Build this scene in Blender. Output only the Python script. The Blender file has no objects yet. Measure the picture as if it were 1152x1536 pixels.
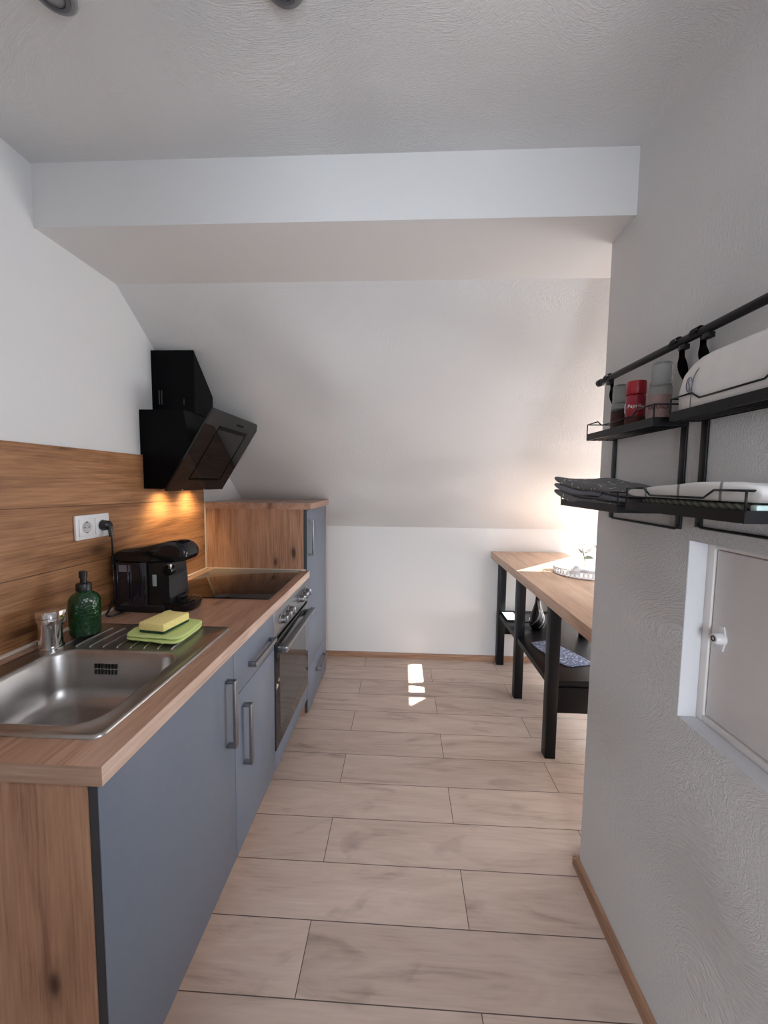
import bpy, bmesh, math, random
from mathutils import Vector, Matrix, noise
random.seed(4)
PI = math.pi
SC = bpy.context.scene
COL = SC.collection

# ------------------------------------------------------------------ camera
cam_d = bpy.data.cameras.new('camera')
cam = bpy.data.objects.new('camera', cam_d); COL.objects.link(cam)
cam_d.sensor_fit = 'VERTICAL'; cam_d.sensor_height = 36.0
cam_d.lens = 36.0 * 584.135 / 1536
cam_d.clip_start = 0.02
Rv = Vector((0.99878122, 0.04812093, 0.01097519)); Uv = Vector((-0.01458418, 0.07530088, 0.9970542)); Fv = Vector((-0.04715274, 0.99599907, -0.07591091))
cam.matrix_world = Matrix(((Rv.x, Uv.x, -Fv.x, 0), (Rv.y, Uv.y, -Fv.y, 0), (Rv.z, Uv.z, -Fv.z, 1.4241), (0, 0, 0, 1)))
SC.camera = cam

# ------------------------------------------------------------------ world, sun, window light, exposure
SC.view_settings.view_transform = 'Standard'; SC.view_settings.look = 'None'
SC.view_settings.gamma = 1.0; SC.view_settings.use_curve_mapping = False
SC.view_settings.exposure = 0.05
SC.cycles.diffuse_bounces = 8; SC.cycles.max_bounces = 14
SC.cycles.sample_clamp_indirect = 6.0
w = bpy.data.worlds.new('sky'); SC.world = w; w.use_nodes = True
w.node_tree.nodes['Background'].inputs[0].default_value = (0.62, 0.78, 1.0, 1)
w.node_tree.nodes['Background'].inputs[1].default_value = 1.2

def light(name, kind, loc, direction, energy, color=(1, 1, 1), **kw):
    d = bpy.data.lights.new(name, kind); o = bpy.data.objects.new(name, d); COL.objects.link(o)
    o.location = loc; o.rotation_euler = Vector(direction).to_track_quat('-Z', 'Y').to_euler()
    d.energy = energy; d.color = color
    for k, v in kw.items(): setattr(d, k, v)
    return o
SUN_SX = 1.42
light('sun', 'SUN', (5, 2.7, 4), (-SUN_SX, -0.04, -1.0), 40.0, (1.0, 0.93, 0.82), angle=0.009)
light('skylight_daylight', 'AREA', (1.97, 2.72 + .06, 1.348 + .08), (0, -0.61, -0.79), 20, (0.93, 0.96, 1.0), shape='RECTANGLE', size=0.56, size_y=0.60)
light('added_gable_daylight', 'AREA', (2.66, 2.17, 0.77), (-1, 0.10, 0.12), 26, (0.95, 0.97, 1.0), shape='RECTANGLE', size=1.0, size_y=0.66)  # lamp in the added gable window, brightens knee wall and lower slope
light('side_window_daylight', 'AREA', (0.74, -0.01, 1.80), (-1, 0.30, -0.12), 12, (0.80, 0.89, 1.0), shape='RECTANGLE', size=0.66, size_y=0.74)
light('rear_window_daylight', 'AREA', (0.22, -2.33, 1.12), (-0.02, 1, -0.20), 18, (0.86, 0.92, 1.0), shape='RECTANGLE', size=0.70, size_y=1.3, spread=math.radians(85))


# ------------------------------------------------------------------ materials
def new_mat(name):
    m = bpy.data.materials.new(name); m.use_nodes = True
    nt = m.node_tree; b = nt.nodes['Principled BSDF']
    return m, nt, b
def N(nt, t, **kw):
    n = nt.nodes.new(t)
    for k, v in kw.items():
        if k in n.inputs: n.inputs[k].default_value = v
        else: setattr(n, k, v)
    return n
def ramp(nt, stops, interp='LINEAR'):
    n = nt.nodes.new('ShaderNodeValToRGB'); r = n.color_ramp; r.interpolation = interp
    while len(r.elements) < len(stops): r.elements.new(0.5)
    for e, (p, c) in zip(r.elements, stops):
        e.position = p; e.color = (c, c, c, 1) if isinstance(c, (int, float)) else (*c, 1)
    return n
def s2l(r, g, b):
    f = lambda c: (c / 255 / 12.92) if c / 255 <= .04045 else ((c / 255 + .055) / 1.055) ** 2.4
    return (f(r), f(g), f(b))
def plain(name, col, rough=0.5, metal=0.0, bump=0.0, bscale=200, var=0.06, spec=0.5, **kw):
    m, nt, b = new_mat(name)
    tc = N(nt, 'ShaderNodeTexCoord'); n = N(nt, 'ShaderNodeTexNoise', Scale=bscale, Detail=3.0)
    nt.links.new(tc.outputs['Object'], n.inputs['Vector'])
    lo = tuple(c * (1 - var) for c in col); hi = tuple(min(1, c * (1 + var)) for c in col)
    r = ramp(nt, [(0.3, lo), (0.7, hi)]); nt.links.new(n.outputs['Fac'], r.inputs['Fac'])
    nt.links.new(r.outputs['Color'], b.inputs['Base Color'])
    b.inputs['Roughness'].default_value = rough; b.inputs['Metallic'].default_value = metal
    b.inputs['Specular IOR Level'].default_value = spec
    if bump:
        bp = N(nt, 'ShaderNodeBump', Strength=bump, Distance=0.001)
        nt.links.new(n.outputs['Fac'], bp.inputs['Height']); nt.links.new(bp.outputs['Normal'], b.inputs['Normal'])
    for k, v in kw.items(): b.inputs[k].default_value = v
    return m
def glass(name, col, rough=0.03, ior=1.45):
    m, nt, b = new_mat(name)
    b.inputs['Base Color'].default_value = (*col, 1); b.inputs['Roughness'].default_value = rough
    b.inputs['Transmission Weight'].default_value = 1.0; b.inputs['IOR'].default_value = ior
    return m
def plaster(name, col, strength=0.5, rot=0.6):
    m, nt, b = new_mat(name)
    tc = N(nt, 'ShaderNodeTexCoord')
    warp = N(nt, 'ShaderNodeTexNoise', Scale=1.7, Detail=1.0)
    nt.links.new(tc.outputs['Object'], warp.inputs['Vector'])
    mx = N(nt, 'ShaderNodeVectorMath', operation='MULTIPLY_ADD'); mx.inputs[1].default_value = (1.1, 1.1, 1.1)
    nt.links.new(warp.outputs['Color'], mx.inputs[0]); nt.links.new(tc.outputs['Object'], mx.inputs[2])
    mp = N(nt, 'ShaderNodeMapping'); mp.inputs['Rotation'].default_value = (rot, rot * .8, rot); mp.inputs['Scale'].default_value = (1, 3.6, 1.5)
    nt.links.new(mx.outputs[0], mp.inputs['Vector'])
    n = N(nt, 'ShaderNodeTexNoise', Scale=52.0, Detail=3.0, Roughness=0.6, Distortion=1.0)
    nt.links.new(mp.outputs[0], n.inputs['Vector'])
    rr = ramp(nt, [(0.40, 0.0), (0.55, 0.6), (0.75, 1.0)]); nt.links.new(n.outputs['Fac'], rr.inputs['Fac'])
    mask = N(nt, 'ShaderNodeTexNoise', Scale=1.3, Detail=2.0); nt.links.new(tc.outputs['Object'], mask.inputs['Vector'])
    mr = ramp(nt, [(0.42, 0.12), (0.62, 1.0)]); nt.links.new(mask.outputs['Fac'], mr.inputs['Fac'])
    mul = N(nt, 'ShaderNodeMath', operation='MULTIPLY'); nt.links.new(rr.outputs['Color'], mul.inputs[0]); nt.links.new(mr.outputs['Color'], mul.inputs[1])
    bp = N(nt, 'ShaderNodeBump', Strength=strength, Distance=0.004)
    nt.links.new(mul.outputs[0], bp.inputs['Height']); nt.links.new(bp.outputs['Normal'], b.inputs['Normal'])
    b.inputs['Base Color'].default_value = (*col, 1); b.inputs['Roughness'].default_value = 0.85
    b.inputs['Specular IOR Level'].default_value = 0.2
    return m
def wood(name, dark, mid, light_, axis='y', rough=0.42, seams=None, knots=1.0, scale=1.0, flat=None):
    m, nt, b = new_mat(name); L = nt.links.new
    tc = N(nt, 'ShaderNodeTexCoord')
    ax = 'xyz'.index(axis)
    def mapped(al, cr):
        mp = N(nt, 'ShaderNodeMapping'); s = [cr] * 3; s[ax] = al
        mp.inputs['Scale'].default_value = s; L(tc.outputs['Object'], mp.inputs['Vector']); return mp
    a1 = mapped(1.1 * scale, 9.0 * scale)
    n1 = N(nt, 'ShaderNodeTexNoise', Scale=1.0, Detail=5.0, Roughness=0.6, Distortion=1.3); L(a1.outputs[0], n1.inputs['Vector'])
    a2 = mapped(5.0, 150.0)
    n2 = N(nt, 'ShaderNodeTexNoise', Scale=1.0, Detail=3.0, Roughness=0.6); L(a2.outputs[0], n2.inputs['Vector'])
    a3 = mapped(2.6 * scale, 6.5 * scale)
    v = N(nt, 'ShaderNodeTexVoronoi', Scale=1.0); v.inputs['Randomness'].default_value = 1.0
    if flat:
        v.voronoi_dimensions = '2D'; sq = N(nt, 'ShaderNodeSeparateXYZ'); cq = N(nt, 'ShaderNodeCombineXYZ'); L(a3.outputs[0], sq.inputs[0])
        for i_, ch_ in enumerate(c_ for c_ in 'XYZ' if c_ != flat.upper()): L(sq.outputs[ch_], cq.inputs[i_])
        L(cq.outputs[0], v.inputs['Vector'])
    else: L(a3.outputs[0], v.inputs['Vector'])
    wv = N(nt, 'ShaderNodeTexNoise', Scale=3.0, Detail=3.0); L(a3.outputs[0], wv.inputs['Vector'])
    ad = N(nt, 'ShaderNodeMath', operation='MULTIPLY_ADD'); ad.inputs[1].default_value = 0.16; L(wv.outputs['Fac'], ad.inputs[0]); L(v.outputs['Distance'], ad.inputs[2])
    kr = ramp(nt, [(0.10, 1.0), (0.135, 0.8), (0.20, 0.22), (0.34, 0.0)]); L(ad.outputs[0], kr.inputs['Fac'])
    # few of the cells carry a knot
    sep = N(nt, 'ShaderNodeSeparateColor'); L(v.outputs['Color'], sep.inputs[0])
    gt = N(nt, 'ShaderNodeMath', operation='GREATER_THAN'); gt.inputs[1].default_value = 0.62; L(sep.outputs[0], gt.inputs[0])
    km = N(nt, 'ShaderNodeMath', operation='MULTIPLY'); L(kr.outputs['Color'], km.inputs[0]); L(gt.outputs[0], km.inputs[1])
    km2 = N(nt, 'ShaderNodeMath', operation='MULTIPLY'); L(km.outputs[0], km2.inputs[0]); km2.inputs[1].default_value = knots
    mixf = N(nt, 'ShaderNodeMath', operation='MULTIPLY_ADD'); L(n2.outputs['Fac'], mixf.inputs[0]); mixf.inputs[1].default_value = 0.40
    m2 = N(nt, 'ShaderNodeMath', operation='MULTIPLY'); L(n1.outputs['Fac'], m2.inputs[0]); m2.inputs[1].default_value = 0.62
    L(m2.outputs[0], mixf.inputs[2])
    cr = ramp(nt, [(0.36, dark), (0.50, mid), (0.64, light_)]); L(mixf.outputs[0], cr.inputs['Fac'])
    mx = N(nt, 'ShaderNodeMix', data_type='RGBA'); L(km2.outputs[0], mx.inputs['Factor']); L(cr.outputs['Color'], mx.inputs['A'])
    mx.inputs['B'].default_value = (dark[0] * .28, dark[1] * .22, dark[2] * .2, 1)
    out = mx.outputs['Result']
    if seams:
        sx = N(nt, 'ShaderNodeSeparateXYZ'); L(tc.outputs['Object'], sx.inputs[0])
        prev = None
        for z in seams:
            d = N(nt, 'ShaderNodeMath', operation='SUBTRACT'); L(sx.outputs['Z'], d.inputs[0]); d.inputs[1].default_value = z
            # boards of the printed panel run very slightly out of level
            t = N(nt, 'ShaderNodeMath', operation='MULTIPLY_ADD'); L(sx.outputs['Y'], t.inputs[0]); t.inputs[1].default_value = 0.018; L(d.outputs[0], t.inputs[2])
            t2 = N(nt, 'ShaderNodeMath', operation='SUBTRACT'); L(t.outputs[0], t2.inputs[0]); t2.inputs[1].default_value = 0.03
            aa = N(nt, 'ShaderNodeMath', operation='ABSOLUTE'); L(t2.outputs[0], aa.inputs[0])
            l = N(nt, 'ShaderNodeMath', operation='LESS_THAN'); L(aa.outputs[0], l.inputs[0]); l.inputs[1].default_value = 0.0016
            if prev is None: prev = l
            else:
                p = N(nt, 'ShaderNodeMath', operation='MAXIMUM'); L(prev.outputs[0], p.inputs[0]); L(l.outputs[0], p.inputs[1]); prev = p
        sc_ = N(nt, 'ShaderNodeMath', operation='MULTIPLY'); L(prev.outputs[0], sc_.inputs[0]); sc_.inputs[1].default_value = 0.75
        mz = N(nt, 'ShaderNodeMix', data_type='RGBA'); L(sc_.outputs[0], mz.inputs['Factor']); L(out, mz.inputs['A']); mz.inputs['B'].default_value = (dark[0] * .35, dark[1] * .3, dark[2] * .3, 1)
        out = mz.outputs['Result']
    L(out, b.inputs['Base Color'])
    b.inputs['Roughness'].default_value = rough
    bp = N(nt, 'ShaderNodeBump', Strength=0.15, Distance=0.001); L(n2.outputs['Fac'], bp.inputs['Height']); L(bp.outputs['Normal'], b.inputs['Normal'])
    return m
def laminate_floor():
    m, nt, b = new_mat('laminate_planks'); L = nt.links.new
    tc = N(nt, 'ShaderNodeTexCoord')
    mp = N(nt, 'ShaderNodeMapping'); mp.inputs['Location'].default_value = (-0.233 + 102 * 0 + 10.2, 0.213, 0); L(tc.outputs['Object'], mp.inputs['Vector'])
    # x0 = 0.233 - 10 plank lengths, so cell numbers stay positive in the room
    br = N(nt, 'ShaderNodeTexBrick', offset=0.5, offset_frequency=2, squash=1.0)
    br.inputs['Scale'].default_value = 1.0; br.inputs['Brick Width'].default_value = 1.02; br.inputs['Row Height'].default_value = 0.195
    br.inputs['Mortar Size'].default_value = 0.0016; br.inputs['Mortar Smooth'].default_value = 0.3
    br.inputs['Color1'].default_value = (0, 0, 0, 1); br.inputs['Color2'].default_value = (1, 1, 1, 1); br.inputs['Mortar'].default_value = (0.5, 0.5, 0.5, 1)
    L(mp.outputs[0], br.inputs['Vector'])
    sp = N(nt, 'ShaderNodeSeparateColor'); L(br.outputs['Color'], sp.inputs[0])
    cmb = N(nt, 'ShaderNodeCombineXYZ')
    k = N(nt, 'ShaderNodeMath', operation='MULTIPLY'); k.inputs[1].default_value = 37.0; L(sp.outputs[0], k.inputs[0]); L(k.outputs[0], cmb.inputs[2]); L(k.outputs[0], cmb.inputs[0])
    av = N(nt, 'ShaderNodeVectorMath', operation='ADD'); L(tc.outputs['Object'], av.inputs[0]); L(cmb.outputs[0], av.inputs[1])
    g1m = N(nt, 'ShaderNodeMapping'); g1m.inputs['Scale'].default_value = (1.6, 8.0, 1.0); L(av.outputs[0], g1m.inputs['Vector'])
    g1 = N(nt, 'ShaderNodeTexNoise', Scale=1.2, Detail=6.0, Roughness=0.6, Distortion=1.6); L(g1m.outputs[0], g1.inputs['Vector'])
    g2m = N(nt, 'ShaderNodeMapping'); g2m.inputs['Scale'].default_value = (7, 120.0, 1.0); L(av.outputs[0], g2m.inputs['Vector'])
    g2 = N(nt, 'ShaderNodeTexNoise', Scale=1.0, Detail=2.0); L(g2m.outputs[0], g2.inputs['Vector'])
    f = N(nt, 'ShaderNodeMath', operation='MULTIPLY_ADD'); L(g1.outputs['Fac'], f.inputs[0]); f.inputs[1].default_value = 0.75
    f2 = N(nt, 'ShaderNodeMath', operation='MULTIPLY'); L(g2.outputs['Fac'], f2.inputs[0]); f2.inputs[1].default_value = 0.25; L(f2.outputs[0], f.inputs[2])
    cr = ramp(nt, [(0.26, s2l(154, 134, 122)), (0.44, s2l(194, 173, 159)), (0.62, s2l(207, 187, 173)), (0.8, s2l(217, 200, 187))]); L(f.outputs[0], cr.inputs['Fac'])
    # soft grey-brown smudged knots
    vm = N(nt, 'ShaderNodeMapping'); vm.inputs['Scale'].default_value = (2.2, 5.0, 1.0); L(av.outputs[0], vm.inputs['Vector'])
    vn = N(nt, 'ShaderNodeTexNoise', Scale=1.4, Detail=3.0, Distortion=0.8); L(vm.outputs[0], vn.inputs['Vector'])
    vr = ramp(nt, [(0.60, 0.0), (0.78, 0.55)]); L(vn.outputs['Fac'], vr.inputs['Fac'])
    m1 = N(nt, 'ShaderNodeMix', data_type='RGBA'); L(vr.outputs['Color'], m1.inputs['Factor']); L(cr.outputs['Color'], m1.inputs['A']); m1.inputs['B'].default_value = (*s2l(112, 95, 88), 1)
    # plank to plank tone
    hsv = N(nt, 'ShaderNodeHueSaturation'); vv = N(nt, 'ShaderNodeMapRange'); vv.inputs['To Min'].default_value = 0.93; vv.inputs['To Max'].default_value = 1.05
    L(sp.outputs[0], vv.inputs['Value']); L(vv.outputs[0], hsv.inputs['Value']); L(m1.outputs['Result'], hsv.inputs['Color'])
    m2 = N(nt, 'ShaderNodeMix', data_type='RGBA'); L(br.outputs['Fac'], m2.inputs['Factor']); L(hsv.outputs[0], m2.inputs['A']); m2.inputs['B'].default_value = (*s2l(84, 70, 62), 1)
    L(m2.outputs['Result'], b.inputs['Base Color'])
    b.inputs['Roughness'].default_value = 0.36; b.inputs['Specular IOR Level'].default_value = 0.4
    inv = N(nt, 'ShaderNodeMath', operation='SUBTRACT'); inv.inputs[0].default_value = 1.0; L(br.outputs['Fac'], inv.inputs[1])
    bp = N(nt, 'ShaderNodeBump', Strength=0.4, Distance=0.001); L(inv.outputs[0], bp.inputs['Height'])
    bp2 = N(nt, 'ShaderNodeBump', Strength=0.08, Distance=0.001); L(g2.outputs['Fac'], bp2.inputs['Height']); L(bp.outputs['Normal'], bp2.inputs['Normal'])
    L(bp2.outputs['Normal'], b.inputs['Normal'])
    return m
def pattern_cloth(name, base, mark, scale, lo, hi, rough=0.9):
    m, nt, b = new_mat(name); L = nt.links.new
    tc = N(nt, 'ShaderNodeTexCoord'); mp = N(nt, 'ShaderNodeMapping'); mp.inputs['Scale'].default_value = (1, 2.3, 1); mp.inputs['Rotation'].default_value = (0, 0, .5)
    L(tc.outputs['Object'], mp.inputs['Vector'])
    v = N(nt, 'ShaderNodeTexVoronoi', Scale=scale); L(mp.outputs[0], v.inputs['Vector'])
    n = N(nt, 'ShaderNodeTexNoise', Scale=scale * 1.3, Detail=2.0); L(tc.outputs['Object'], n.inputs['Vector'])
    a = N(nt, 'ShaderNodeMath', operation='MULTIPLY'); L(v.outputs['Distance'], a.inputs[0]); L(n.outputs['Fac'], a.inputs[1])
    r = ramp(nt, [(lo, mark), (hi, base)]); L(a.outputs[0], r.inputs['Fac']); L(r.outputs['Color'], b.inputs['Base Color'])
    b.inputs['Roughness'].default_value = rough
    f = N(nt, 'ShaderNodeTexNoise', Scale=500.0); L(tc.outputs['Object'], f.inputs['Vector'])
    bp = N(nt, 'ShaderNodeBump', Strength=0.3, Distance=0.001); L(f.outputs['Fac'], bp.inputs['Height']); L(bp.outputs['Normal'], b.inputs['Normal'])
    return m
def wave_cloth(name, base, mark, scale, lo, hi, rot=(0, 0, 0), dist=0.0, wave='BANDS'):
    m, nt, b = new_mat(name); L = nt.links.new
    tc = N(nt, 'ShaderNodeTexCoord'); mp = N(nt, 'ShaderNodeMapping'); mp.inputs['Rotation'].default_value = rot; L(tc.outputs['Object'], mp.inputs['Vector'])
    v = N(nt, 'ShaderNodeTexWave', Scale=scale, Distortion=dist); L(mp.outputs[0], v.inputs['Vector'])
    r = ramp(nt, [(lo, base), (hi, mark)]); L(v.outputs['Fac'], r.inputs['Fac']); L(r.outputs['Color'], b.inputs['Base Color'])
    b.inputs['Roughness'].default_value = 0.9
    f = N(nt, 'ShaderNodeTexNoise', Scale=600.0); L(tc.outputs['Object'], f.inputs['Vector'])
    bp = N(nt, 'ShaderNodeBump', Strength=0.3, Distance=0.001); L(f.outputs['Fac'], bp.inputs['Height']); L(bp.outputs['Normal'], b.inputs['Normal'])
    return m

M = {}
M['plaster'] = plaster('white_plaster', (0.70, 0.695, 0.69), 0.60)
M['plaster_smooth'] = plaster('white_plaster_smooth', (0.71, 0.705, 0.70), 0.12, 0.3)
M['reveal_paint'] = plaster('reveal_paint', (0.68, 0.68, 0.70), 0.08)
M['floor'] = laminate_floor()
OD, OM, OL = s2l(132, 92, 62), s2l(176, 130, 94), s2l(196, 152, 114)
M['oak_y'] = wood('oak_worktop', s2l(134, 98, 80), s2l(172, 134, 112), s2l(192, 156, 134), 'y', 0.30, knots=0.7, flat='z')
M['oak_x'] = wood('oak_table', s2l(172, 138, 114), s2l(206, 172, 146), s2l(220, 190, 164), 'y', 0.38, knots=0.2, flat='z')
M['oak_z'] = wood('oak_panel', s2l(138, 98, 74), s2l(172, 130, 102), s2l(190, 148, 120), 'z', 0.5, knots=1.0, scale=1.25, flat='y')
M['oak_edge'] = wood('oak_edge', s2l(166, 136, 118), s2l(204, 176, 158), s2l(220, 194, 176), 'y', 0.4, knots=0.1)
M['oak_edge_x'] = wood('oak_end_edge', s2l(132, 102, 84), s2l(166, 134, 114), s2l(184, 154, 134), 'x', 0.4, knots=0.1)
M['oak_backsplash'] = wood('oak_backsplash', s2l(100, 64, 40), s2l(150, 104, 68), s2l(180, 132, 92), 'y', 0.42, seams=(1.322, 1.108), knots=0.75, flat='x')
M['baseboard'] = wood('baseboard_wood', s2l(120, 88, 66), s2l(160, 122, 96), s2l(180, 142, 114), 'x', 0.45, knots=0.1)
M['baseboard_y'] = wood('baseboard_wood_side', s2l(120, 88, 66), s2l(160, 122, 96), s2l(180, 142, 114), 'y', 0.45, knots=0.1)
M['front'] = plain('grey_laminate_front', s2l(108, 117, 132), 0.40, bscale=40, var=0.02)
M['front_edge'] = plain('dark_front_edge', s2l(52, 53, 57), 0.5)
M['carcass'] = plain('dark_carcass', s2l(70, 68, 66), 0.6)
M['steel'] = plain('brushed_steel', (0.33, 0.34, 0.355), 0.34, 1.0, bscale=60, var=0.04)
M['handle'] = plain('handle_steel', (0.31, 0.31, 0.32), 0.34, 1.0, bscale=120, var=0.05)
M['sink'] = plain('sink_steel', (0.44, 0.42, 0.405), 0.34, 1.0, bscale=30, var=0.05)
M['chrome'] = plain('chrome', (0.82, 0.82, 0.83), 0.06, 1.0, var=0.01)
M['black_gloss'] = plain('black_gloss', (0.006, 0.006, 0.007), 0.12, var=0.02)
M['black_hood'] = plain('black_hood_enamel', (0.002, 0.002, 0.0025), 0.25, var=0.02, spec=0.08)
M['black_glass'] = plain('black_glass', (0.006, 0.006, 0.006), 0.03, var=0.0)
M['hob_glass'] = plain('hob_glass', (0.012, 0.008, 0.007), 0.07, var=0.02)
M['oven_glass'] = plain('oven_glass', (0.012, 0.012, 0.013), 0.05, var=0.02)
M['oven_window'] = plain('oven_window_glass', (0.045, 0.046, 0.046), 0.05, var=0.02)
M['black_matt'] = plain('black_matt_metal', (0.006, 0.006, 0.007), 0.42, bump=0.1, bscale=600, spec=0.3)
M['black_wood'] = plain('black_stained_wood', (0.005, 0.005, 0.007), 0.40, bump=0.1, bscale=90, spec=0.22)
M['black_plastic'] = plain('black_plastic', (0.01, 0.01, 0.011), 0.35)
M['tank'] = plain('tinted_tank', (0.014, 0.012, 0.020), 0.04, var=0.1, **{'Coat Weight': 0.6})
M['grey_label'] = plain('grey_label', s2l(120, 118, 124), 0.4)
M['mint'] = plain('mint_display_reflection', s2l(160, 178, 176), 0.4)  # display strip colour, also the painted window reflection on the tile
M['silver_print'] = plain('silver_print', (0.5, 0.5, 0.52), 0.4)
M['white_plastic'] = plain('white_plastic', (0.80, 0.80, 0.81), 0.3, var=0.01)
M['socket_grey'] = plain('socket_well', (0.50, 0.50, 0.50), 0.4)
M['seal'] = plain('pale_sealing_strip', s2l(205, 190, 176), 0.4)
M['hatch'] = plain('hatch_paint', (0.80, 0.77, 0.75), 0.5, var=0.02, bscale=20)
M['sponge_y'] = plain('sponge_foam', s2l(246, 226, 150), 0.95, bump=1.0, bscale=260, var=0.12)
M['sponge_g'] = plain('sponge_scour', s2l(30, 66, 44), 0.95, bump=0.8, bscale=500, var=0.3)
M['cloth_g'] = plain('lime_cloth', s2l(206, 222, 142), 0.9, bump=0.4, bscale=700, var=0.05)
M['bottle_green'] = None
M['salt'] = plain('salt', s2l(190, 170, 168), 0.9, bump=0.5, bscale=900)
M['pepper'] = plain('dark_spice', s2l(48, 36, 34), 0.9, bump=0.8, bscale=700, var=0.4)
M['paprika'] = plain('paprika_powder', s2l(74, 36, 30), 0.9)
M['red'] = plain('red_plastic', s2l(150, 18, 34), 0.35)
M['red_label'] = plain('red_label', s2l(135, 14, 36), 0.4)
M['rose_label'] = plain('rose_label', s2l(200, 172, 166), 0.5)
M['brown_label'] = plain('brown_label', s2l(96, 66, 62), 0.5)
M['print_white'] = plain('white_print', (0.75, 0.7, 0.7), 0.5)
M['print_red'] = plain('dark_red_print', s2l(96, 10, 22), 0.5)
M['clear'] = plain('clear_ribbed_plastic', (0.55, 0.57, 0.56), 0.10, var=0.02, **{'Transmission Weight': 0.80, 'IOR': 1.15})
M['roll'] = plain('white_wrap', (0.80, 0.78, 0.76), 0.55, bscale=30, var=0.03)
M['roll_print'] = plain('blue_grey_print', s2l(90, 96, 116), 0.5)
M['seam'] = plain('dark_seam', s2l(70, 68, 68), 0.7)
M['towel_dark'] = pattern_cloth('dark_leaf_towel', s2l(104, 104, 104), s2l(214, 214, 206), 40, 0.075, 0.10)
M['towel_edge'] = plain('dark_towel_edge', s2l(112, 112, 118), 0.95, bump=0.4, bscale=500)
M['towel_white'] = wave_cloth('white_check_towel', s2l(215, 213, 210), s2l(120, 122, 124), 5.0, 0.985, 0.997, (0.0, 0, 0.7), 0.6)
M['herring'] = wave_cloth('olive_herringbone', s2l(66, 68, 58), s2l(104, 106, 92), 34, 0.35, 0.65, (0.5, 0.6, 0.9), 2.5)
M['cloth_black'] = plain('black_cloth', s2l(40, 42, 40), 0.9, bump=0.4, bscale=500)
M['teal_print'] = plain('pale_teal_print', s2l(196, 222, 216), 0.6)
M['mat'] = pattern_cloth('blue_grey_mat', s2l(84, 96, 124), s2l(176, 186, 204), 55, 0.10, 0.22)
M['petal'] = plain('white_petal', (0.88, 0.88, 0.88), 0.6, var=0.02)
M['leaf'] = plain('grey_green_leaf', s2l(110, 124, 108), 0.6)
M['tray'] = plain('white_enamel', (0.80, 0.82, 0.86), 0.35, var=0.03)
M['frost'] = plain('white_frosted', (0.85, 0.86, 0.86), 0.4)
M['vase'] = plain('black_vase', (0.010, 0.010, 0.012), 0.08)
M['vase_silver'] = plain('silver_glaze', (0.80, 0.80, 0.84), 0.15, 0.0)
M['lamp_grey'] = plain('lamp_grey', s2l(132, 132, 134), 0.35, 0.0)
M['lamp_dark'] = plain('lamp_dark', s2l(84, 84, 88), 0.3)
M['frame_white'] = plain('window_white', (0.8, 0.8, 0.8), 0.4)
def bottle_mat():
    m, nt, b = new_mat('green_bottle'); L = nt.links.new
    tc = N(nt, 'ShaderNodeTexCoord'); v = N(nt, 'ShaderNodeTexVoronoi', Scale=120.0); L(tc.outputs['Object'], v.inputs['Vector'])
    b.inputs['Base Color'].default_value = (0.002, 0.040, 0.008, 1); b.inputs['Roughness'].default_value = 0.10
    b.inputs['Coat Weight'].default_value = 0.5
    bp = N(nt, 'ShaderNodeBump', Strength=0.7, Distance=0.003); L(v.outputs['Distance'], bp.inputs['Height']); L(bp.outputs['Normal'], b.inputs['Normal'])
    return m
M['bottle_green'] = bottle_mat()

# ------------------------------------------------------------------ mesh helpers
def box(bm, x0, x1, y0, y1, z0, z1, bev=0.0, seg=2):
    r = bmesh.ops.create_cube(bm, size=1.0)
    vs = r['verts']
    for v in vs:
        v.co = Vector(((x0 + x1) / 2 + v.co.x * (x1 - x0), (y0 + y1) / 2 + v.co.y * (y1 - y0), (z0 + z1) / 2 + v.co.z * (z1 - z0)))
    if bev > 0:
        es = list({e for v in vs for e in v.link_edges})
        bmesh.ops.bevel(bm, geom=es, offset=bev, segments=seg, affect='EDGES', profile=0.5, clamp_overlap=True)
def prism(bm, pts, vec):
    a = [bm.verts.new(Vector(p)) for p in pts]; c = [bm.verts.new(Vector(p) + Vector(vec)) for p in pts]
    n = len(pts); bm.faces.new(a); bm.faces.new(c[::-1])
    for i in range(n): bm.faces.new((a[i], c[i], c[(i + 1) % n], a[(i + 1) % n]))
def lathe(bm, prof, c, axis='z', seg=32, cap=True):
    rings = []
    for (r, h) in prof:
        ring = []
        for k in range(seg):
            t = 2 * PI * k / seg; p, q = r * math.cos(t), r * math.sin(t)
            co = {'z': (p, q, h), 'x': (h, p, q), 'y': (p, h, q)}[axis]
            ring.append(bm.verts.new(Vector(c) + Vector(co)))
        rings.append(ring)
    for a, d in zip(rings, rings[1:]):
        for k in range(seg): bm.faces.new((a[k], a[(k + 1) % seg], d[(k + 1) % seg], d[k]))
    if cap:
        bm.faces.new(rings[0][::-1]); bm.faces.new(rings[-1])
def tube(bm, pts, r, seg=8, closed=False):
    pts = [Vector(p) for p in pts]; n = len(pts); rings = []
    up = None
    for i, p in enumerate(pts):
        if closed: t = (pts[(i + 1) % n] - pts[i - 1]).normalized()
        else: t = (pts[min(i + 1, n - 1)] - pts[max(i - 1, 0)]).normalized()
        if up is None:
            up = Vector((0, 0, 1)) if abs(t.z) < .9 else Vector((1, 0, 0))
        u = (up - t * up.dot(t)).normalized(); v = t.cross(u); up = u
        rings.append([bm.verts.new(p + u * (r * math.cos(2 * PI * k / seg)) + v * (r * math.sin(2 * PI * k / seg))) for k in range(seg)])
    m = n if closed else n - 1
    for i in range(m):
        a, d = rings[i], rings[(i + 1) % n]
        for k in range(seg): bm.faces.new((a[k], a[(k + 1) % seg], d[(k + 1) % seg], d[k]))
    if not closed:
        bm.faces.new(rings[0][::-1]); bm.faces.new(rings[-1])
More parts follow.
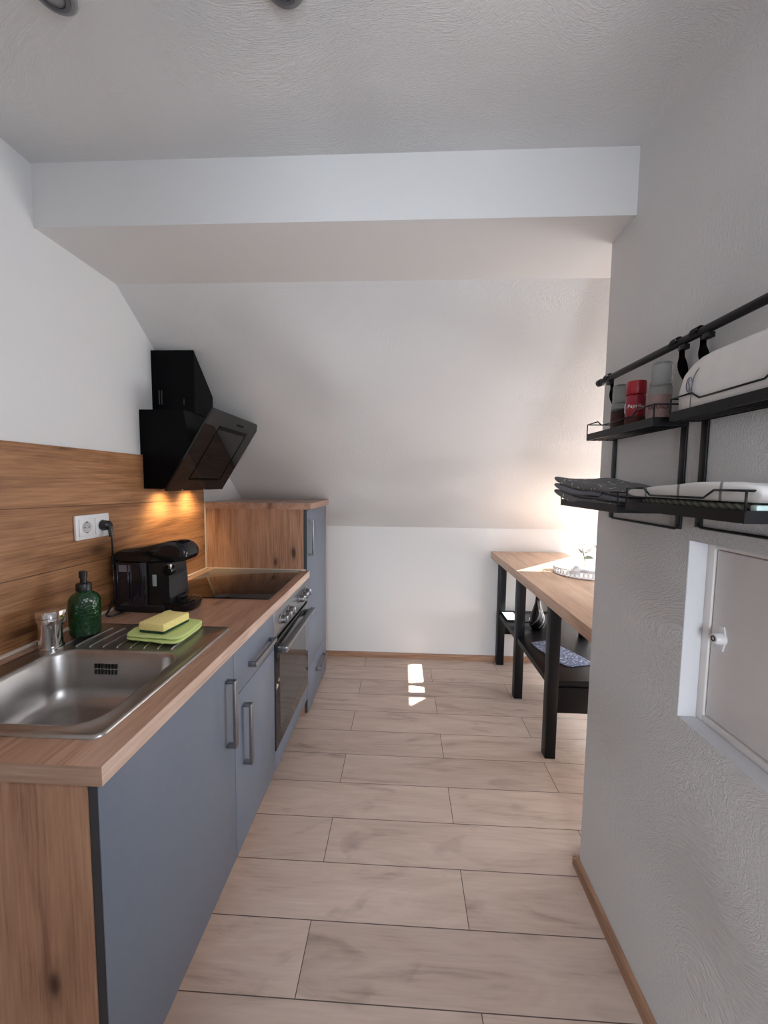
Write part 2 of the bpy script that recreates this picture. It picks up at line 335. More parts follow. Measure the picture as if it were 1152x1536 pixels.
def smoothpts(pts, n=8):
    P = [Vector(p) for p in pts]; out = []
    for i in range(len(P) - 1):
        p0, p1, p2, p3 = P[max(i - 1, 0)], P[i], P[i + 1], P[min(i + 2, len(P) - 1)]
        for k in range(n):
            t = k / n
            out.append(0.5 * ((2 * p1) + (p2 - p0) * t + (2 * p0 - 5 * p1 + 4 * p2 - p3) * t * t + (3 * p1 - p0 - 3 * p2 + p3) * t ** 3))
    out.append(P[-1]); return out
def rrect(x0, x1, y0, y1, r, n=6):
    out = []
    for cx, cy, a0 in ((x1 - r, y1 - r, 0), (x0 + r, y1 - r, PI / 2), (x0 + r, y0 + r, PI), (x1 - r, y0 + r, 1.5 * PI)):
        for k in range(n + 1):
            a = a0 + PI / 2 * k / n; out.append((cx + r * math.cos(a), cy + r * math.sin(a)))
    return out
def loft(bm, loops, cap0=True, cap1=True):
    R_ = [[bm.verts.new(Vector(p)) for p in lp] for lp in loops]; n = len(R_[0])
    for a, d in zip(R_, R_[1:]):
        for k in range(n): bm.faces.new((a[k], a[(k + 1) % n], d[(k + 1) % n], d[k]))
    if cap0: bm.faces.new(R_[0][::-1])
    if cap1: bm.faces.new(R_[-1])
def obj(name, fill, mat, parent=None, smooth=False, mods=None):
    bm = bmesh.new(); fill(bm)
    bmesh.ops.recalc_face_normals(bm, faces=bm.faces)
    me = bpy.data.meshes.new(name); bm.to_mesh(me); bm.free()
    if smooth:
        for p in me.polygons: p.use_smooth = True
    me.materials.append(M[mat] if isinstance(mat, str) else mat)
    o = bpy.data.objects.new(name, me); COL.objects.link(o)
    if smooth == 'angle':
        for p in me.polygons: p.use_smooth = True
        try: me.set_sharp_from_angle(angle=math.radians(35))
        except Exception: pass
    if mods:
        for t, kw in mods:
            md = o.modifiers.new(t.lower(), t)
            for k, v in kw.items(): setattr(md, k, v)
    if parent: adopt(o, parent)
    return o
def origin(o):
    p, l = o, Vector((0, 0, 0))
    while p: l = l + p.location; p = p.parent
    return l
def adopt(o, parent):
    o.parent = parent
    base = Vector((0, 0, 0)); p = parent
    while p:
        if p.type == 'EMPTY': base = base + p.location
        p = p.parent
    # meshes are baked in room coordinates; only the Empty at the top is displaced
    o.matrix_parent_inverse = Matrix.Translation(-base) if parent.type == 'EMPTY' else Matrix.Identity(4)
def bx(name, dims, mat, parent=None, bev=0.0, seg=2):
    return obj(name, lambda bm: box(bm, *dims, bev, seg), mat, parent, 'angle' if bev else False)
def thing(name, label, cat, loc, group=None):
    o = bpy.data.objects.new(name, None); COL.objects.link(o); o.location = loc; o.empty_display_size = .05
    o['label'] = label; o['category'] = cat
    if group: o['group'] = group
    return o
def tag(o, label, cat, group=None):
    o['label'] = label; o['category'] = cat
    if group: o['group'] = group
    return o
def struct(o):
    o['kind'] = 'structure'; return o
def text(name, body, size, origin_, xdir, ydir, mat, parent, depth=0.0004, align='CENTER', shear=0.0):
    cu = bpy.data.curves.new(name, 'FONT'); cu.body = body; cu.size = size; cu.extrude = depth; cu.align_x = align; cu.align_y = 'CENTER'; cu.shear = shear
    tmp = bpy.data.objects.new(name + '_t', cu); COL.objects.link(tmp)
    dg = bpy.context.evaluated_depsgraph_get(); me = bpy.data.meshes.new_from_object(tmp.evaluated_get(dg))
    bpy.data.objects.remove(tmp); bpy.data.curves.remove(cu)
    X = Vector(xdir).normalized(); Y = Vector(ydir).normalized(); Z = X.cross(Y)
    T = Matrix(((X.x, Y.x, Z.x, origin_[0]), (X.y, Y.y, Z.y, origin_[1]), (X.z, Y.z, Z.z, origin_[2]), (0, 0, 0, 1)))
    me.transform(T); me.materials.clear(); me.materials.append(M[mat])
    o = bpy.data.objects.new(name, me); COL.objects.link(o); adopt(o, parent); return o
TURN = -0.85
def wrap_text(o, c, r):
    # bends flat lettering (facing -x, lying in the plane x = c.x - r) round an upright cylinder
    for v in o.data.vertices:
        a = (v.co.y - c[1]) / r + TURN; rr = r + (c[0] - r - v.co.x)
        v.co.x = c[0] - rr * math.cos(a); v.co.y = c[1] + rr * math.sin(a)

# ------------------------------------------------------------------ the room
XL, XR, YC, YB, YS, YF = -1.1757, 0.674, 1.379, 1.2394, 1.5937, 3.082
ZC, ZU, ZK, YR, XA = 2.4047, 2.2142, 1.0713, -2.4, 2.6
SL = (ZK - ZU) / (YF - YS)
zs = lambda y: ZU + SL * (y - YS)
T = 0.12
def f(bm): box(bm, XL - T, XA + T, YR - T, YF + T, -0.1, 0.0)
struct(obj('floor', f, 'floor'))
def f(bm): box(bm, XL - T, XR + T, YR - T, YB, ZC, ZC + 0.1)
struct(obj('ceiling', f, 'plaster'))
def f(bm): box(bm, XL - T, XA + T, YB, YS, ZU, ZC + 0.1)
struct(obj('ceiling_beam', f, 'plaster_smooth'))
SKY = (1.685, 2.32, 2.400, 3.03)       # roof window opening: x0 x1 y0 y1
def f(bm):
    xs = [XL - T, SKY[0], SKY[1], XA + T]; ys = [YS, SKY[2], SKY[3], YF + T]
    for i in range(3):
        for j in range(3):
            if i == 1 and j == 1: continue
            pts = [(xs[i], ys[j], zs(ys[j])), (xs[i + 1], ys[j], zs(ys[j])), (xs[i + 1], ys[j + 1], zs(ys[j + 1])), (xs[i], ys[j + 1], zs(ys[j + 1]))]
            prism(bm, pts, (0, 0.012, 0.016))
struct(obj('ceiling_slope', f, 'plaster'))
def f(bm):
    prism(bm, [(XL, YR - T, 0), (XL, YF, 0), (XL, YF, ZK), (XL, YS, ZU), (XL, YB, ZU), (XL, YB, ZC), (XL, YR - T, ZC)], (-T, 0, 0))
struct(obj('wall_left', f, 'plaster_smooth'))
def f(bm): box(bm, XL - T, XA + T, YF, YF + T, 0, ZK)
struct(obj('wall_far', f, 'plaster_smooth'))
GW = (1.62, 2.72, 0.40, 1.14)          # unseen gable window, added to light the lower slope: y0 y1 z0 z1
def f(bm):
    y0, y1, z0, z1 = GW
    prism(bm, [(XA, YC, 0), (XA, YF, 0), (XA, YF, z0), (XA, YC, z0)], (T, 0, 0))
    prism(bm, [(XA, YC, z0), (XA, y0, z0), (XA, y0, z1), (XA, YC, z1)], (T, 0, 0))
    ye = YS + (z1 - ZU) / SL
    prism(bm, [(XA, y1, z0), (XA, YF, z0), (XA, YF, ZK), (XA, y1, zs(y1))], (T, 0, 0))
    prism(bm, [(XA, YC, z1), (XA, y0, z1), (XA, y0, zs(y0)), (XA, YS, ZU), (XA, YC, ZU)], (T, 0, 0))
    yq = YS + (z1 - ZU) / SL
    prism(bm, [(XA, y0, z1), (XA, min(y1, yq), z1), (XA, min(y1, yq), zs(min(y1, yq))), (XA, y0, zs(y0))], (T, 0, 0))
struct(obj('wall_alcove_end', f, 'plaster'))
def f(bm):
    y0, y1, z0, z1 = GW; z1 = min(z1, zs(y1)); x0, x1, t = XA + .07, XA + .11, .04
    box(bm, x0, x1, y0, y0 + t, z0, z1); box(bm, x0, x1, y1 - t, y1, z0, z1 - .03); box(bm, x0, x1, y0 + t, y1 - t, z0, z0 + t); box(bm, x0, x1, y0 + t, y1 - t, z1 - t - .03, z1 - .03)
struct(obj('added_gable_window', f, 'frame_white'))  # frame of the added, unseen gable window
# right wall with the niche of the access hatch; the wall turns the corner at YC
RW = (-0.36, 0.34, 1.40, 2.20)        # window behind the camera: y0 y1 z0 z1
NY0, NY1, NZ0, NZ1, ND = 0.42, 0.940, 0.866, 1.297, 0.048
def f(bm):
    y0, y1, z0, z1 = RW
    box(bm, XR, XR + T, YR - T, y0, 0, ZC); box(bm, XR, XR + T, y1, NY0, 0, ZC)
    box(bm, XR, XR + T, y0, y1, 0, z0); box(bm, XR, XR + T, y0, y1, z1, ZC)
    box(bm, XR, XR + T, NY0, NY1, 0, NZ0); box(bm, XR, XR + T, NY0, NY1, NZ1, ZC)
    box(bm, XR, XR + T, NY1, YB, 0, ZC)
    box(bm, XR + 0.075, XR + T, NY0, NY1, NZ0, NZ1)
    pts = [(XR, YB)] + [(XR + .008 - .008 * math.cos(a), YC - .008 + .008 * math.sin(a)) for a in (0, PI / 6, PI / 3, PI / 2)] + [(XA + T, YC), (XA + T, YB)]
    prism(bm, [(x, y, 0) for x, y in pts], (0, 0, ZU))
struct(obj('wall_right', f, 'plaster'))
# rear wall behind the camera
QX0, QX1, QZ0, QZ1 = -.16, .60, .42, 1.82
def f(bm):
    box(bm, XL - T, QX0, YR - T, YR, 0, ZC); box(bm, QX1, XR + T, YR - T, YR, 0, ZC)
    box(bm, QX0, QX1, YR - T, YR, 0, QZ0); box(bm, QX0, QX1, YR - T, YR, QZ1, ZC)
struct(obj('wall_rear', f, 'plaster_smooth'))
def f(bm):
    y0, y1, t = YR - .11, YR - .07, .05
    box(bm, QX0, QX0 + t, y0, y1, QZ0, QZ1); box(bm, QX1 - t, QX1, y0, y1, QZ0, QZ1); box(bm, QX0 + t, QX1 - t, y0, y1, QZ0, QZ0 + t); box(bm, QX0 + t, QX1 - t, y0, y1, QZ1 - t, QZ1)
struct(obj('window_4', f, 'frame_white'))
# unseen slab outside, added to keep the sun out of the side window
struct(bx('added_sun_blocker', (XR + T + .002, 2.55, -1.3, 1.21, 2.27, 2.34), 'plaster_smooth'))
# unseen partition behind the camera, added to keep window light off the end panel
struct(bx('added_shade_partition', (XL, -.20, -.46, -.36, 0, ZC), 'plaster_smooth'))
def f(bm):
    y0, y1, z0, z1 = RW; x0, x1 = XR + .07, XR + .11; t = .05
    box(bm, x0, x1, y0, y0 + t, z0, z1); box(bm, x0, x1, y1 - t, y1, z0, z1); box(bm, x0, x1, y0 + t, y1 - t, z0, z0 + t); box(bm, x0, x1, y0 + t, y1 - t, z1 - t, z1)
struct(obj('window_1', f, 'frame_white'))
# soft plastered curve where the right wall runs into the ceiling
def f(bm):
    loops = []
    for y, r in ((YR, .10), (-.5, .10), (.3, .10), (.7, .085), (1.0, .05), (1.16, .02), (YB, .004)):
        loops.append([(XR, y, ZC)] + [(XR - r + r * math.cos(a), y, ZC - r + r * math.sin(a)) for a in [PI / 2 * k / 10 for k in range(11)]])
    loft(bm, loops)
struct(obj('trim_1', f, 'plaster', None, 'angle'))
# roof window frame lying in the slope
def f(bm):
    x0, x1, y0, y1 = SKY; t = .03
    for (a, b_, c, d) in ((x0 - t, x0, y0 - t, y1 + t), (x1, x1 + t, y0 - t, y1 + t), (x0, x1, y0 - t, y0), (x0, x1, y1, y1 + t)):
        prism(bm, [(a, c, zs(c) + .017), (b_, c, zs(c) + .017), (b_, d, zs(d) + .017), (a, d, zs(d) + .017)], (0, 0.012, 0.016))
struct(obj('window_2', f, 'frame_white'))
# baseboards with a rounded top
def f(bm):
    prism(bm, [(XL, YF, 0), (XL, YF - .016, 0), (XL, YF - .016, .030), (XL, YF - .011, .039), (XL, YF - .004, .042), (XL, YF, .042)], (XA - XL, 0, 0))
struct(obj('baseboard_far', f, 'baseboard'))
def f(bm):
    prism(bm, [(XR, YR, 0), (XR - .016, YR, 0), (XR - .016, YR, .030), (XR - .011, YR, .039), (XR - .004, YR, .042), (XR, YR, .042)], (0, YC - YR + .0, 0))
    prism(bm, [(XR - .016, YC, 0), (XR - .016, YC + .016, 0), (XR - .016, YC + .016, .030), (XR - .016, YC + .011, .039), (XR - .016, YC + .004, .042), (XR - .016, YC, .042)], (XA - XR + .016, 0, 0))
struct(obj('baseboard_right', f, 'baseboard_y'))

# smooth white paint lining the niche
def f(bm):
    t = .0012; x0, x1 = XR + .0006, XR + .0745
    box(bm, x0, x1, NY1 - t, NY1 - .0001, NZ0 + t, NZ1 - t); box(bm, x0, x1, NY0, NY1 - t, NZ0 + .0001, NZ0 + t); box(bm, x0, x1, NY0, NY1 - t, NZ1 - t, NZ1 - .0001)
struct(obj('trim_2', f, 'reveal_paint'))
# ------------------------------------------------------------------ access hatch in the niche
h = thing('access_hatch', 'white hatch door set deep in a wall niche under the black shelves', 'hatch', (XR + ND, 0.62, NZ0))
def f(bm):
    x0, x1 = XR + ND - .006, XR + .075
    box(bm, x0, x1, NY1 - .022, NY1 - .001, NZ0 + .002, NZ1 - .002, .002); box(bm, x0, x1, NY0 + .001, NY0 + .022, NZ0 + .002, NZ1 - .002, .002)
    box(bm, x0, x1, NY0 + .022, NY1 - .022, NZ0 + .002, NZ0 + .018, .002); box(bm, x0, x1, NY0 + .022, NY1 - .022, NZ1 - .016, NZ1 - .002, .002)
obj('frame', f, 'hatch', h, 'angle')
def f(bm):
    box(bm, XR + ND - .002, XR + .073, NY0 + .025, NY1 - .025, NZ0 + .021, NZ1 - .019, .0025)
pn = obj('panel', f, 'hatch', h, 'angle')
KX, KY, KZ = XR + ND - .002, 0.885, 1.083
def f(bm):
    lathe(bm, [(.002, -.019), (.0095, -.0185), (.0125, -.015), (.0135, -.009), (.0135, -.004), (.015, -.001), (.015, .003)], (KX, KY, KZ), 'x', 28)
kn = obj('knob', f, 'white_plastic', pn, 'angle')
def f(bm):
    tube(bm, [(KX - .0195, KY + .0052 * math.cos(a), KZ + .0052 * math.sin(a)) for a in [2 * PI * k / 20 for k in range(20)]], .0012, 6, True)
obj('keyhole_ring', f, 'black_plastic', kn, True)
def f(bm): prism(bm, [(KX - .003, KY - .006, KZ - .028), (KX - .003, KY + .006, KZ - .028), (KX - .003, KY + .013, KZ), (KX - .003, KY + .006, KZ + .028), (KX - .003, KY - .006, KZ + .028), (KX - .003, KY - .013, KZ)], (.004, 0, 0))
obj('latch_plate', f, 'white_plastic', pn)

# ------------------------------------------------------------------ kitchen run
Y0, Y1, Y2, Y3, Y4 = 0.6488, 1.2362, 1.6454, 2.245, 2.806
XW, XD, ZB, ZW = -0.5434, -0.557, 0.116, 0.900
DT = 0.019
g = 0.0015
# worktop with the cut-out for the sink
def f(bm):
    ox0, ox1, oy0, oy1 = XL + .011, XW, Y0, Y3 - .002; ix0, ix1, iy0, iy1 = -1.075, -.640, .745, 1.30
    o = [(ox0, oy0), (ox1, oy0), (ox1, oy1), (ox0, oy1)]; i = [(ix0, iy0), (ix1, iy0), (ix1, iy1), (ix0, iy1)]
    mk = lambda p, z: [bm.verts.new((x, y, z)) for x, y in p]
    ot, it, ob, ib = mk(o, ZW), mk(i, ZW), mk(o, ZW - .038), mk(i, ZW - .038)
    for k in range(4):
        j = (k + 1) % 4
        bm.faces.new((ot[k], ot[j], it[j], it[k])); bm.faces.new((ob[k], ib[k], ib[j], ob[j]))
        bm.faces.new((ot[k], ob[k], ob[j], ot[j])); bm.faces.new((it[k], it[j], ib[j], ib[k]))
wt = tag(obj('worktop', f, 'oak_y'), 'long oak worktop holding the sink and the glass hob', 'worktop')
def f(bm):
    box(bm, XW, XW + .0012, Y0, Y3 - .002, ZW - .0378, ZW - .0006)
obj('front_edging', f, 'oak_edge', wt)
bx('end_edging', (XL + .0125, XW + .0012, Y0 - .0012, Y0, ZW - .0378, ZW - .0006), 'oak_edge_x', wt)
def f(bm):
    box(bm, XL + .0125, XL + .026, Y0, Y3 - .004, ZW, ZW + .010, .003)
    box(bm, XL + .026, XW - .02, Y3 - .016, Y3 - .003, ZW, ZW + .008, .003)
obj('sealing_strip', f, 'seal', wt, 'angle')
# backsplash
bs = tag(bx('backsplash', (XL + .0005, XL + .0105, Y0 - .4, Y3 - .012, ZW + .0005, 1.534), 'oak_backsplash'), 'brown oak-look backsplash panel behind the worktop', 'backsplash')
bx('end_strip', (XL + .0005, XL + .016, Y3 - .012, Y3 - .003, ZW + .010, 1.30), 'seal', bs)

def bow_handle(parent, p, along, length, out=0.032, wide=0.018, thick=0.010, name='handle'):
    # square bow handle on a front facing +x; p = centre on the front
    def f(bm):
        x, y, z = p; hl = length / 2
        if along == 'z':
            box(bm, x + out - thick, x + out, y - wide / 2, y + wide / 2, z - hl, z + hl, .0012)
            for s in (-1, 1): box(bm, x, x + out - thick * .5, y - wide / 2, y + wide / 2, z + s * (hl - thick / 2) - thick / 2, z + s * (hl - thick / 2) + thick / 2, .0012)
        else:
            box(bm, x + out - thick, x + out, y - hl, y + hl, z - wide / 2, z + wide / 2, .0012)
            for s in (-1, 1): box(bm, x, x + out - thick * .5, y + s * (hl - thick / 2) - thick / 2, y + s * (hl - thick / 2) + thick / 2, z - wide / 2, z + wide / 2, .0012)
    return obj(name, f, 'handle', parent, 'angle')
def front(name, parent, y0, y1, z0, z1):
    d = bx(name, (XD - DT, XD, y0 + g, y1 - g, z0, z1), 'front', parent, .0012)
    # dark glued edging visible on the near edge
    bx('edging', (XD - DT, XD - .0015, y0 + g - .0008, y0 + g + .0002, z0 + .001, z1 - .001), 'front_edge', d)
    return d
ZT = ZW - .042
# sink base unit
c = thing('sink_cabinet', 'grey-fronted base cabinet under the sink with a tall bar handle', 'cabinet', (-.86, .94, 0))
def f(bm):
    x0, x1, y0, y1 = XL + .03, XD - DT - .002, Y0 + .022, Y1 - .001; t = .016
    box(bm, x0, x1, y0, y0 + t, ZB, ZT); box(bm, x0, x1, y1 - t, y1, ZB, ZT); box(bm, x0, x1, y0 + t, y1 - t, ZB, ZB + t); box(bm, x0, x0 + .004, y0 + t, y1 - t, ZB + t, ZT)
obj('body', f, 'carcass', c)
bx('side_panel', (XL + .012, XD - DT - .001, Y0 + .004, Y0 + .021, 0.0, ZT + .003), 'oak_z', c)
d = front('door', c, Y0 + .006, Y1, ZB, ZT); bow_handle(d, (XD, 1.183, .672), 'z', .225)
bx('plinth', (XD - .075, XD - .06, Y0 + .022, Y1 - .001, 0, ZB - .001), 'oak_z', c)
# drawer base unit
c = thing('drawer_cabinet', 'narrow grey base cabinet with one drawer above a door', 'cabinet', (-.86, 1.44, 0))
bx('body', (XL + .03, XD - DT - .002, Y1 + .001, Y2 - .001, ZB, ZT), 'carcass', c)
d = front('drawer', c, Y1, Y2, .689, ZT); bow_handle(d, (XD, 1.475, .752), 'y', .235)
d = front('door', c, Y1, Y2, ZB, .686); bow_handle(d, (XD, 1.310, .520), 'z', .225)
bx('plinth', (XD - .075, XD - .06, Y1 + .001, Y2 - .001, 0, ZB - .001), 'oak_z', c)
# oven
c = thing('oven', 'built-in steel oven with round knobs and dark glass door', 'oven', (-.86, 1.945, 0))
bx('body', (XL + .03, XD - DT - .002, Y2 + .001, Y3 - .003, ZB, ZT), 'carcass', c)
bx('control_panel', (XD - DT, XD, Y2 + .003, Y3 - .004, .722, ZT), 'steel', c, .002)
for y in (1.738, 1.803, 1.868, 2.060, 2.125, 2.190):
    def f(bm):
        lathe(bm, [(.024, 0), (.024, .004), (.0195, .006), (.018, .028), (.016, .030), (.003, .031)], (XD, y, .787), 'x', 28)
    k = obj('knob', f, 'handle', c, 'angle')
    bx('grip', (XD + .012, XD + .038, y - .004, y + .004, .787 - .017, .787 + .017), 'handle', k, .002)
dr = bx('door', (XD - DT, XD + .004, Y2 + .004, Y3 - .005, .206, .712), 'oven_glass', c, .002)
bx('window', (XD + .0042, XD + .0052, Y2 + .060, Y3 - .062, .275, .640), 'oven_window', dr)
def f(bm):
    box(bm, XD + .022, XD + .054, Y2 + .022, Y3 - .022, .668, .686, .004)
    for y in (Y2 + .055, Y3 - .055): box(bm, XD + .003, XD + .046, y - .018, y + .018, .650, .682, .004)
obj('handle', f, 'handle', dr, 'angle')
bx('lower_trim', (XD - DT, XD, Y2 + .002, Y3 - .004, ZB, .199), 'front', c, .0012)
bx('plinth', (XD - .075, XD - .06, Y2 + .001, Y3 - .003, 0, ZB - .001), 'front_edge', c)
# tall end unit
c = thing('tall_cabinet', 'taller grey-fronted cabinet with oak sides at the far end', 'cabinet', (-.86, 2.53, 0))
bx('body', (XL + .012, XD - DT - .002, Y3 + .018, Y4 - .02, 0.0, 1.255), 'carcass', c)
bx('side_panel', (XL + .012, XD - DT - .002, Y3, Y3 + .017, 0.0, 1.260), 'oak_z', c)
bx('side_panel', (XL + .012, XD - DT - .002, Y4 - .019, Y4 - .003, 0.0, 1.255), 'oak_z', c)
bx('top', (XL + .012, XD + .024, Y3 - .010, 2.782, 1.2605, 1.297), 'oak_y', c)
d = front('door', c, Y3, Y4, .290, 1.256); bow_handle(d, (XD, 2.285, 1.092), 'z', .215)
d = front('drawer', c, Y3, Y4, .020, .287); bow_handle(d, (XD, 2.590, .186), 'y', .235)

# hob
hb = thing('induction_hob', 'flat black glass hob set in the worktop by the tall cabinet', 'hob', (-.85, 1.955, ZW))
bx('glass_plate', (-1.105, -.585, 1.662, 2.222, ZW, ZW + .006), 'hob_glass', hb, .002)
# sink
sk = thing('sink', 'stainless steel inset sink with ribbed drainer', 'sink', (-.86, 1.02, ZW))
def f(bm):
    def lp(x0, x1, y0, y1, r, z): return [(x, y, z) for x, y in rrect(x0, x1, y0, y1, r)]
    X0, X1, YY0, YY1 = -1.112, -.603, .718, 1.326
    bxx = (-1.040, -.652, .754, 1.106)
    def bl(i, z, r): return lp(bxx[0] + i, bxx[1] - i, bxx[2] + i, bxx[3] - i, r, z)
    loops = [lp(X0, X1, YY0, YY1, .022, ZW + .0004), lp(X0 + .001, X1 - .001, YY0 + .001, YY1 - .001, .022, ZW + .005), lp(X0 + .006, X1 - .006, YY0 + .006, YY1 - .006, .018, ZW + .0065),
             lp(X0 + .014, X1 - .014, YY0 + .014, YY1 - .014, .014, ZW + .0028), bl(-.014, ZW + .0028, .075), bl(-.007, ZW + .0055, .07), bl(0, ZW + .003, .066), bl(.005, ZW - .006, .062),
             bl(.012, ZW - .10, .060), bl(.018, ZW - .125, .06), bl(.032, ZW - .142, .055), bl(.055, ZW - .148, .05), bl(.10, ZW - .151, .04)]
    loft(bm, loops, cap0=False)
bd = obj('basin', f, 'sink', sk, True)
for k in range(9):
    x = -1.055 + .0435 * k
    def f(bm):
        pts = smoothpts([(x, 1.134, ZW + .0015), (x, 1.145, ZW + .0045), (x, 1.20, ZW + .0050), (x, 1.275, ZW + .0045), (x, 1.288, ZW + .0015)], 4)
        tube(bm, pts, .0032, 8)
    obj('rib', f, 'sink', sk, True)
def f(bm):
    for j in range(2):
        for k in range(7): box(bm, -.9225 + k * .0105, -.9180 + k * .0105, 1.0935, 1.0980, ZW - .046 - j * .018, ZW - .032 - j * .018)
obj('overflow', f, 'black_plastic', bd)
def f(bm): lathe(bm, [(.042, 0), (.041, .004), (.030, .002), (.006, .001)], (-.850, .93, ZW - .1508), 'z', 32)
obj('drain', f, 'chrome', bd, True)
# tap
tp = thing('tap', 'short chrome tap standing at the back rim of the sink', 'tap', (-1.075, 1.110, ZW + .003))
TX, TY = -1.078, 1.118
def f(bm): lathe(bm, [(.034, 0), (.034, .005), (.0300, .007), (.0295, .066), (.0320, .074), (.0335, .094), (.0325, .098)], (TX, TY, ZW + .003), 'z', 36)
obj('body', f, 'chrome', tp, 'angle')
def f(bm): lathe(bm, [(.0325, .0985), (.035, .101), (.0345, .113), (.030, .118), (.004, .121)], (TX, TY, ZW + .003), 'z', 36)
tc_ = obj('cap', f, 'chrome', tp, 'angle')
def f(bm):
    box(bm, TX + .026, TX + .042, TY - .010, TY + .016, ZW + .084, ZW + .124, .004)
obj('lever', f, 'chrome', tp, 'angle')
bx('spout_tip', (TX - .042, TX - .026, TY - .006, TY + .006, ZW + .113, ZW + .119), 'chrome', tp, .002)
# soap dispenser
sd = thing('soap_dispenser', 'dark green textured glass pump bottle beside the tap', 'soap dispenser', (-1.054, 1.222, ZW + .004))
SX, SY, SZ = -1.054, 1.222, ZW + .0075
def f(bm): lathe(bm, [(.030, 0), (.041, .003), (.0445, .010), (.045, .112), (.0435, .122), (.036, .134), (.024, .143), (.018, .150)], (SX, SY, SZ), 'z', 40)
obj('bottle', f, 'bottle_green', sd, 'angle')
def f(bm):
    lathe(bm, [(.020, .147), (.022, .149), (.022, .170), (.020, .173), (.0095, .174), (.009, .190), (.012, .191), (.012, .212), (.006, .214)], (SX, SY, SZ), 'z', 28)
    tube(bm, [(SX, SY, SZ + .205), (SX - .018, SY + .022, SZ + .206), (SX - .026, SY + .032, SZ + .199)], .0045, 8)
obj('pump', f, 'black_plastic', sd, 'angle')

# dishcloth and sponge
def cloth_layers(bm, quad, z0, layers, th, amp, seed, nx=26, ny=22, overhang=0.0):
    # folded cloth: stacked soft sheets; quad = four corners (near-left, near-right, far-right, far-left)
    q = [Vector((*p, 0)) for p in quad]
    for l in range(layers):
        top = []; bot = []
        sh = (random.random() - .5) * overhang, (random.random() - .5) * overhang
        for j in range(ny + 1):
            rt, rb = [], []
            for i in range(nx + 1):
                u, v = .5 - .5 * math.cos(PI * i / nx), .5 - .5 * math.cos(PI * j / ny)
                ca, cb = abs(2 * u - 1), abs(2 * v - 1); mm = max(ca, cb)
                k_ = mm / max(1e-6, (ca ** 6 + cb ** 6) ** (1 / 6)) if mm > 0 else 1
                uu, vv = .5 + (u - .5) * k_, .5 + (v - .5) * k_
                p = (q[0] * (1 - uu) + q[1] * uu) * (1 - vv) + (q[3] * (1 - uu) + q[2] * uu) * vv
                e = min(u, 1 - u, v, 1 - v); edge = min(1, e / .06); edge = math.sqrt(max(0, 1 - (1 - edge) ** 2))
                n1 = noise.noise(Vector((p.x * 14, p.y * 14, seed + l * .35))) * amp
                n2 = noise.noise(Vector((p.x * 45, p.y * 45, seed + 5 + l))) * amp * .35
                ex = noise.noise(Vector((u * 5, v * 5, seed + 9 + l))) * .004
                zb = z0 + l * th + (n1 + n2 if l else (n1 + n2) * .0)
                zt = z0 + (l + 1) * th + n1 + n2
                mid = (zb + zt) / 2; hh = (zt - zb) / 2 * edge
                rt.append(bm.verts.new((p.x + sh[0] + ex, p.y + sh[1] + ex, mid + hh))); rb.append(bm.verts.new((p.x + sh[0] + ex, p.y + sh[1] + ex, mid - hh)))
            top.append(rt); bot.append(rb)
        for j in range(ny):
            for i in range(nx):
                bm.faces.new((top[j][i], top[j][i + 1], top[j + 1][i + 1], top[j + 1][i]))
                bm.faces.new((bot[j][i], bot[j + 1][i], bot[j + 1][i + 1], bot[j][i + 1]))
    bmesh.ops.remove_doubles(bm, verts=bm.verts, dist=1e-5)
def f(bm):
    cloth_layers(bm, [(-.896, 1.180), (-.690, 1.148), (-.694, 1.328), (-.884, 1.364)], ZW + .0085, 2, .0110, .0042, 2.0, overhang=.008)
    # fold tail lying towards the back-left
    cloth_layers(bm, [(-.885, 1.235), (-.845, 1.24), (-.850, 1.395), (-.882, 1.408)], ZW + .0290, 1, .006, .004, 7.0, 12, 14)
tag(obj('dishcloth', f, 'cloth_g', None, True), 'lime green folded cloth lying on the sink drainer', 'dishcloth')
sp = thing('sponge', 'yellow kitchen sponge lying on the lime green cloth', 'sponge', (-.79, 1.235, ZW + .027))
def rot_box(bm, c, ang, lx, ly, z0, z1, bev):
    box(bm, -lx / 2, lx / 2, -ly / 2, ly / 2, z0, z1, bev, 3)
    Mx = Matrix.Translation((c[0], c[1], 0)) @ Matrix.Rotation(ang, 4, 'Z')
    bmesh.ops.transform(bm, matrix=Mx, verts=bm.verts)
obj('foam', lambda bm: rot_box(bm, (-.790, 1.238), math.radians(-8), .092, .122, ZW + .0405, ZW + .066, .004), 'sponge_y', sp, 'angle')
obj('scouring_pad', lambda bm: rot_box(bm, (-.790, 1.238), math.radians(-8), .090, .120, ZW + .0335, ZW + .0405, .002), 'sponge_g', sp, 'angle')

# wall socket
ws = thing('wall_socket', 'white double wall socket on the oak backsplash', 'socket', (XL + .0105, 1.396, 1.208))
SXX = XL + .0105; sy0, sy1, sz0, sz1 = 1.318, 1.477, 1.203, 1.293
def f(bm): box(bm, SXX, SXX + .010, sy0, sy1, sz0, sz1, .004)
obj('frame', f, 'white_plastic', ws, 'angle')
for cy in (1.362, 1.436):
    def f(bm): box(bm, SXX + .0102, SXX + .014, cy - .032, cy + .032, 1.248 - .032, 1.248 + .032, .002)
    ins = obj('insert', f, 'white_plastic', ws, 'angle')
    def f(bm):
        lathe(bm, [(.0215, .0142), (.0205, .0148), (.0195, .0143), (.0005, .0143)], (SXX, cy, 1.248), 'x', 32)
    wl = obj('well', f, 'socket_grey', ins, 'angle')
    def f(bm):
        for s in (-1, 1):
            box(bm, SXX + .0143, SXX + .0150, cy - .004, cy + .004, 1.248 + s * .0195 - .0016, 1.248 + s * .0195 + .0016)
            lathe(bm, [(.0026, .0143), (.0026, .0148)], (SXX, cy + s * .0095, 1.248), 'x', 12)
    obj('contacts', f, 'black_plastic', wl)

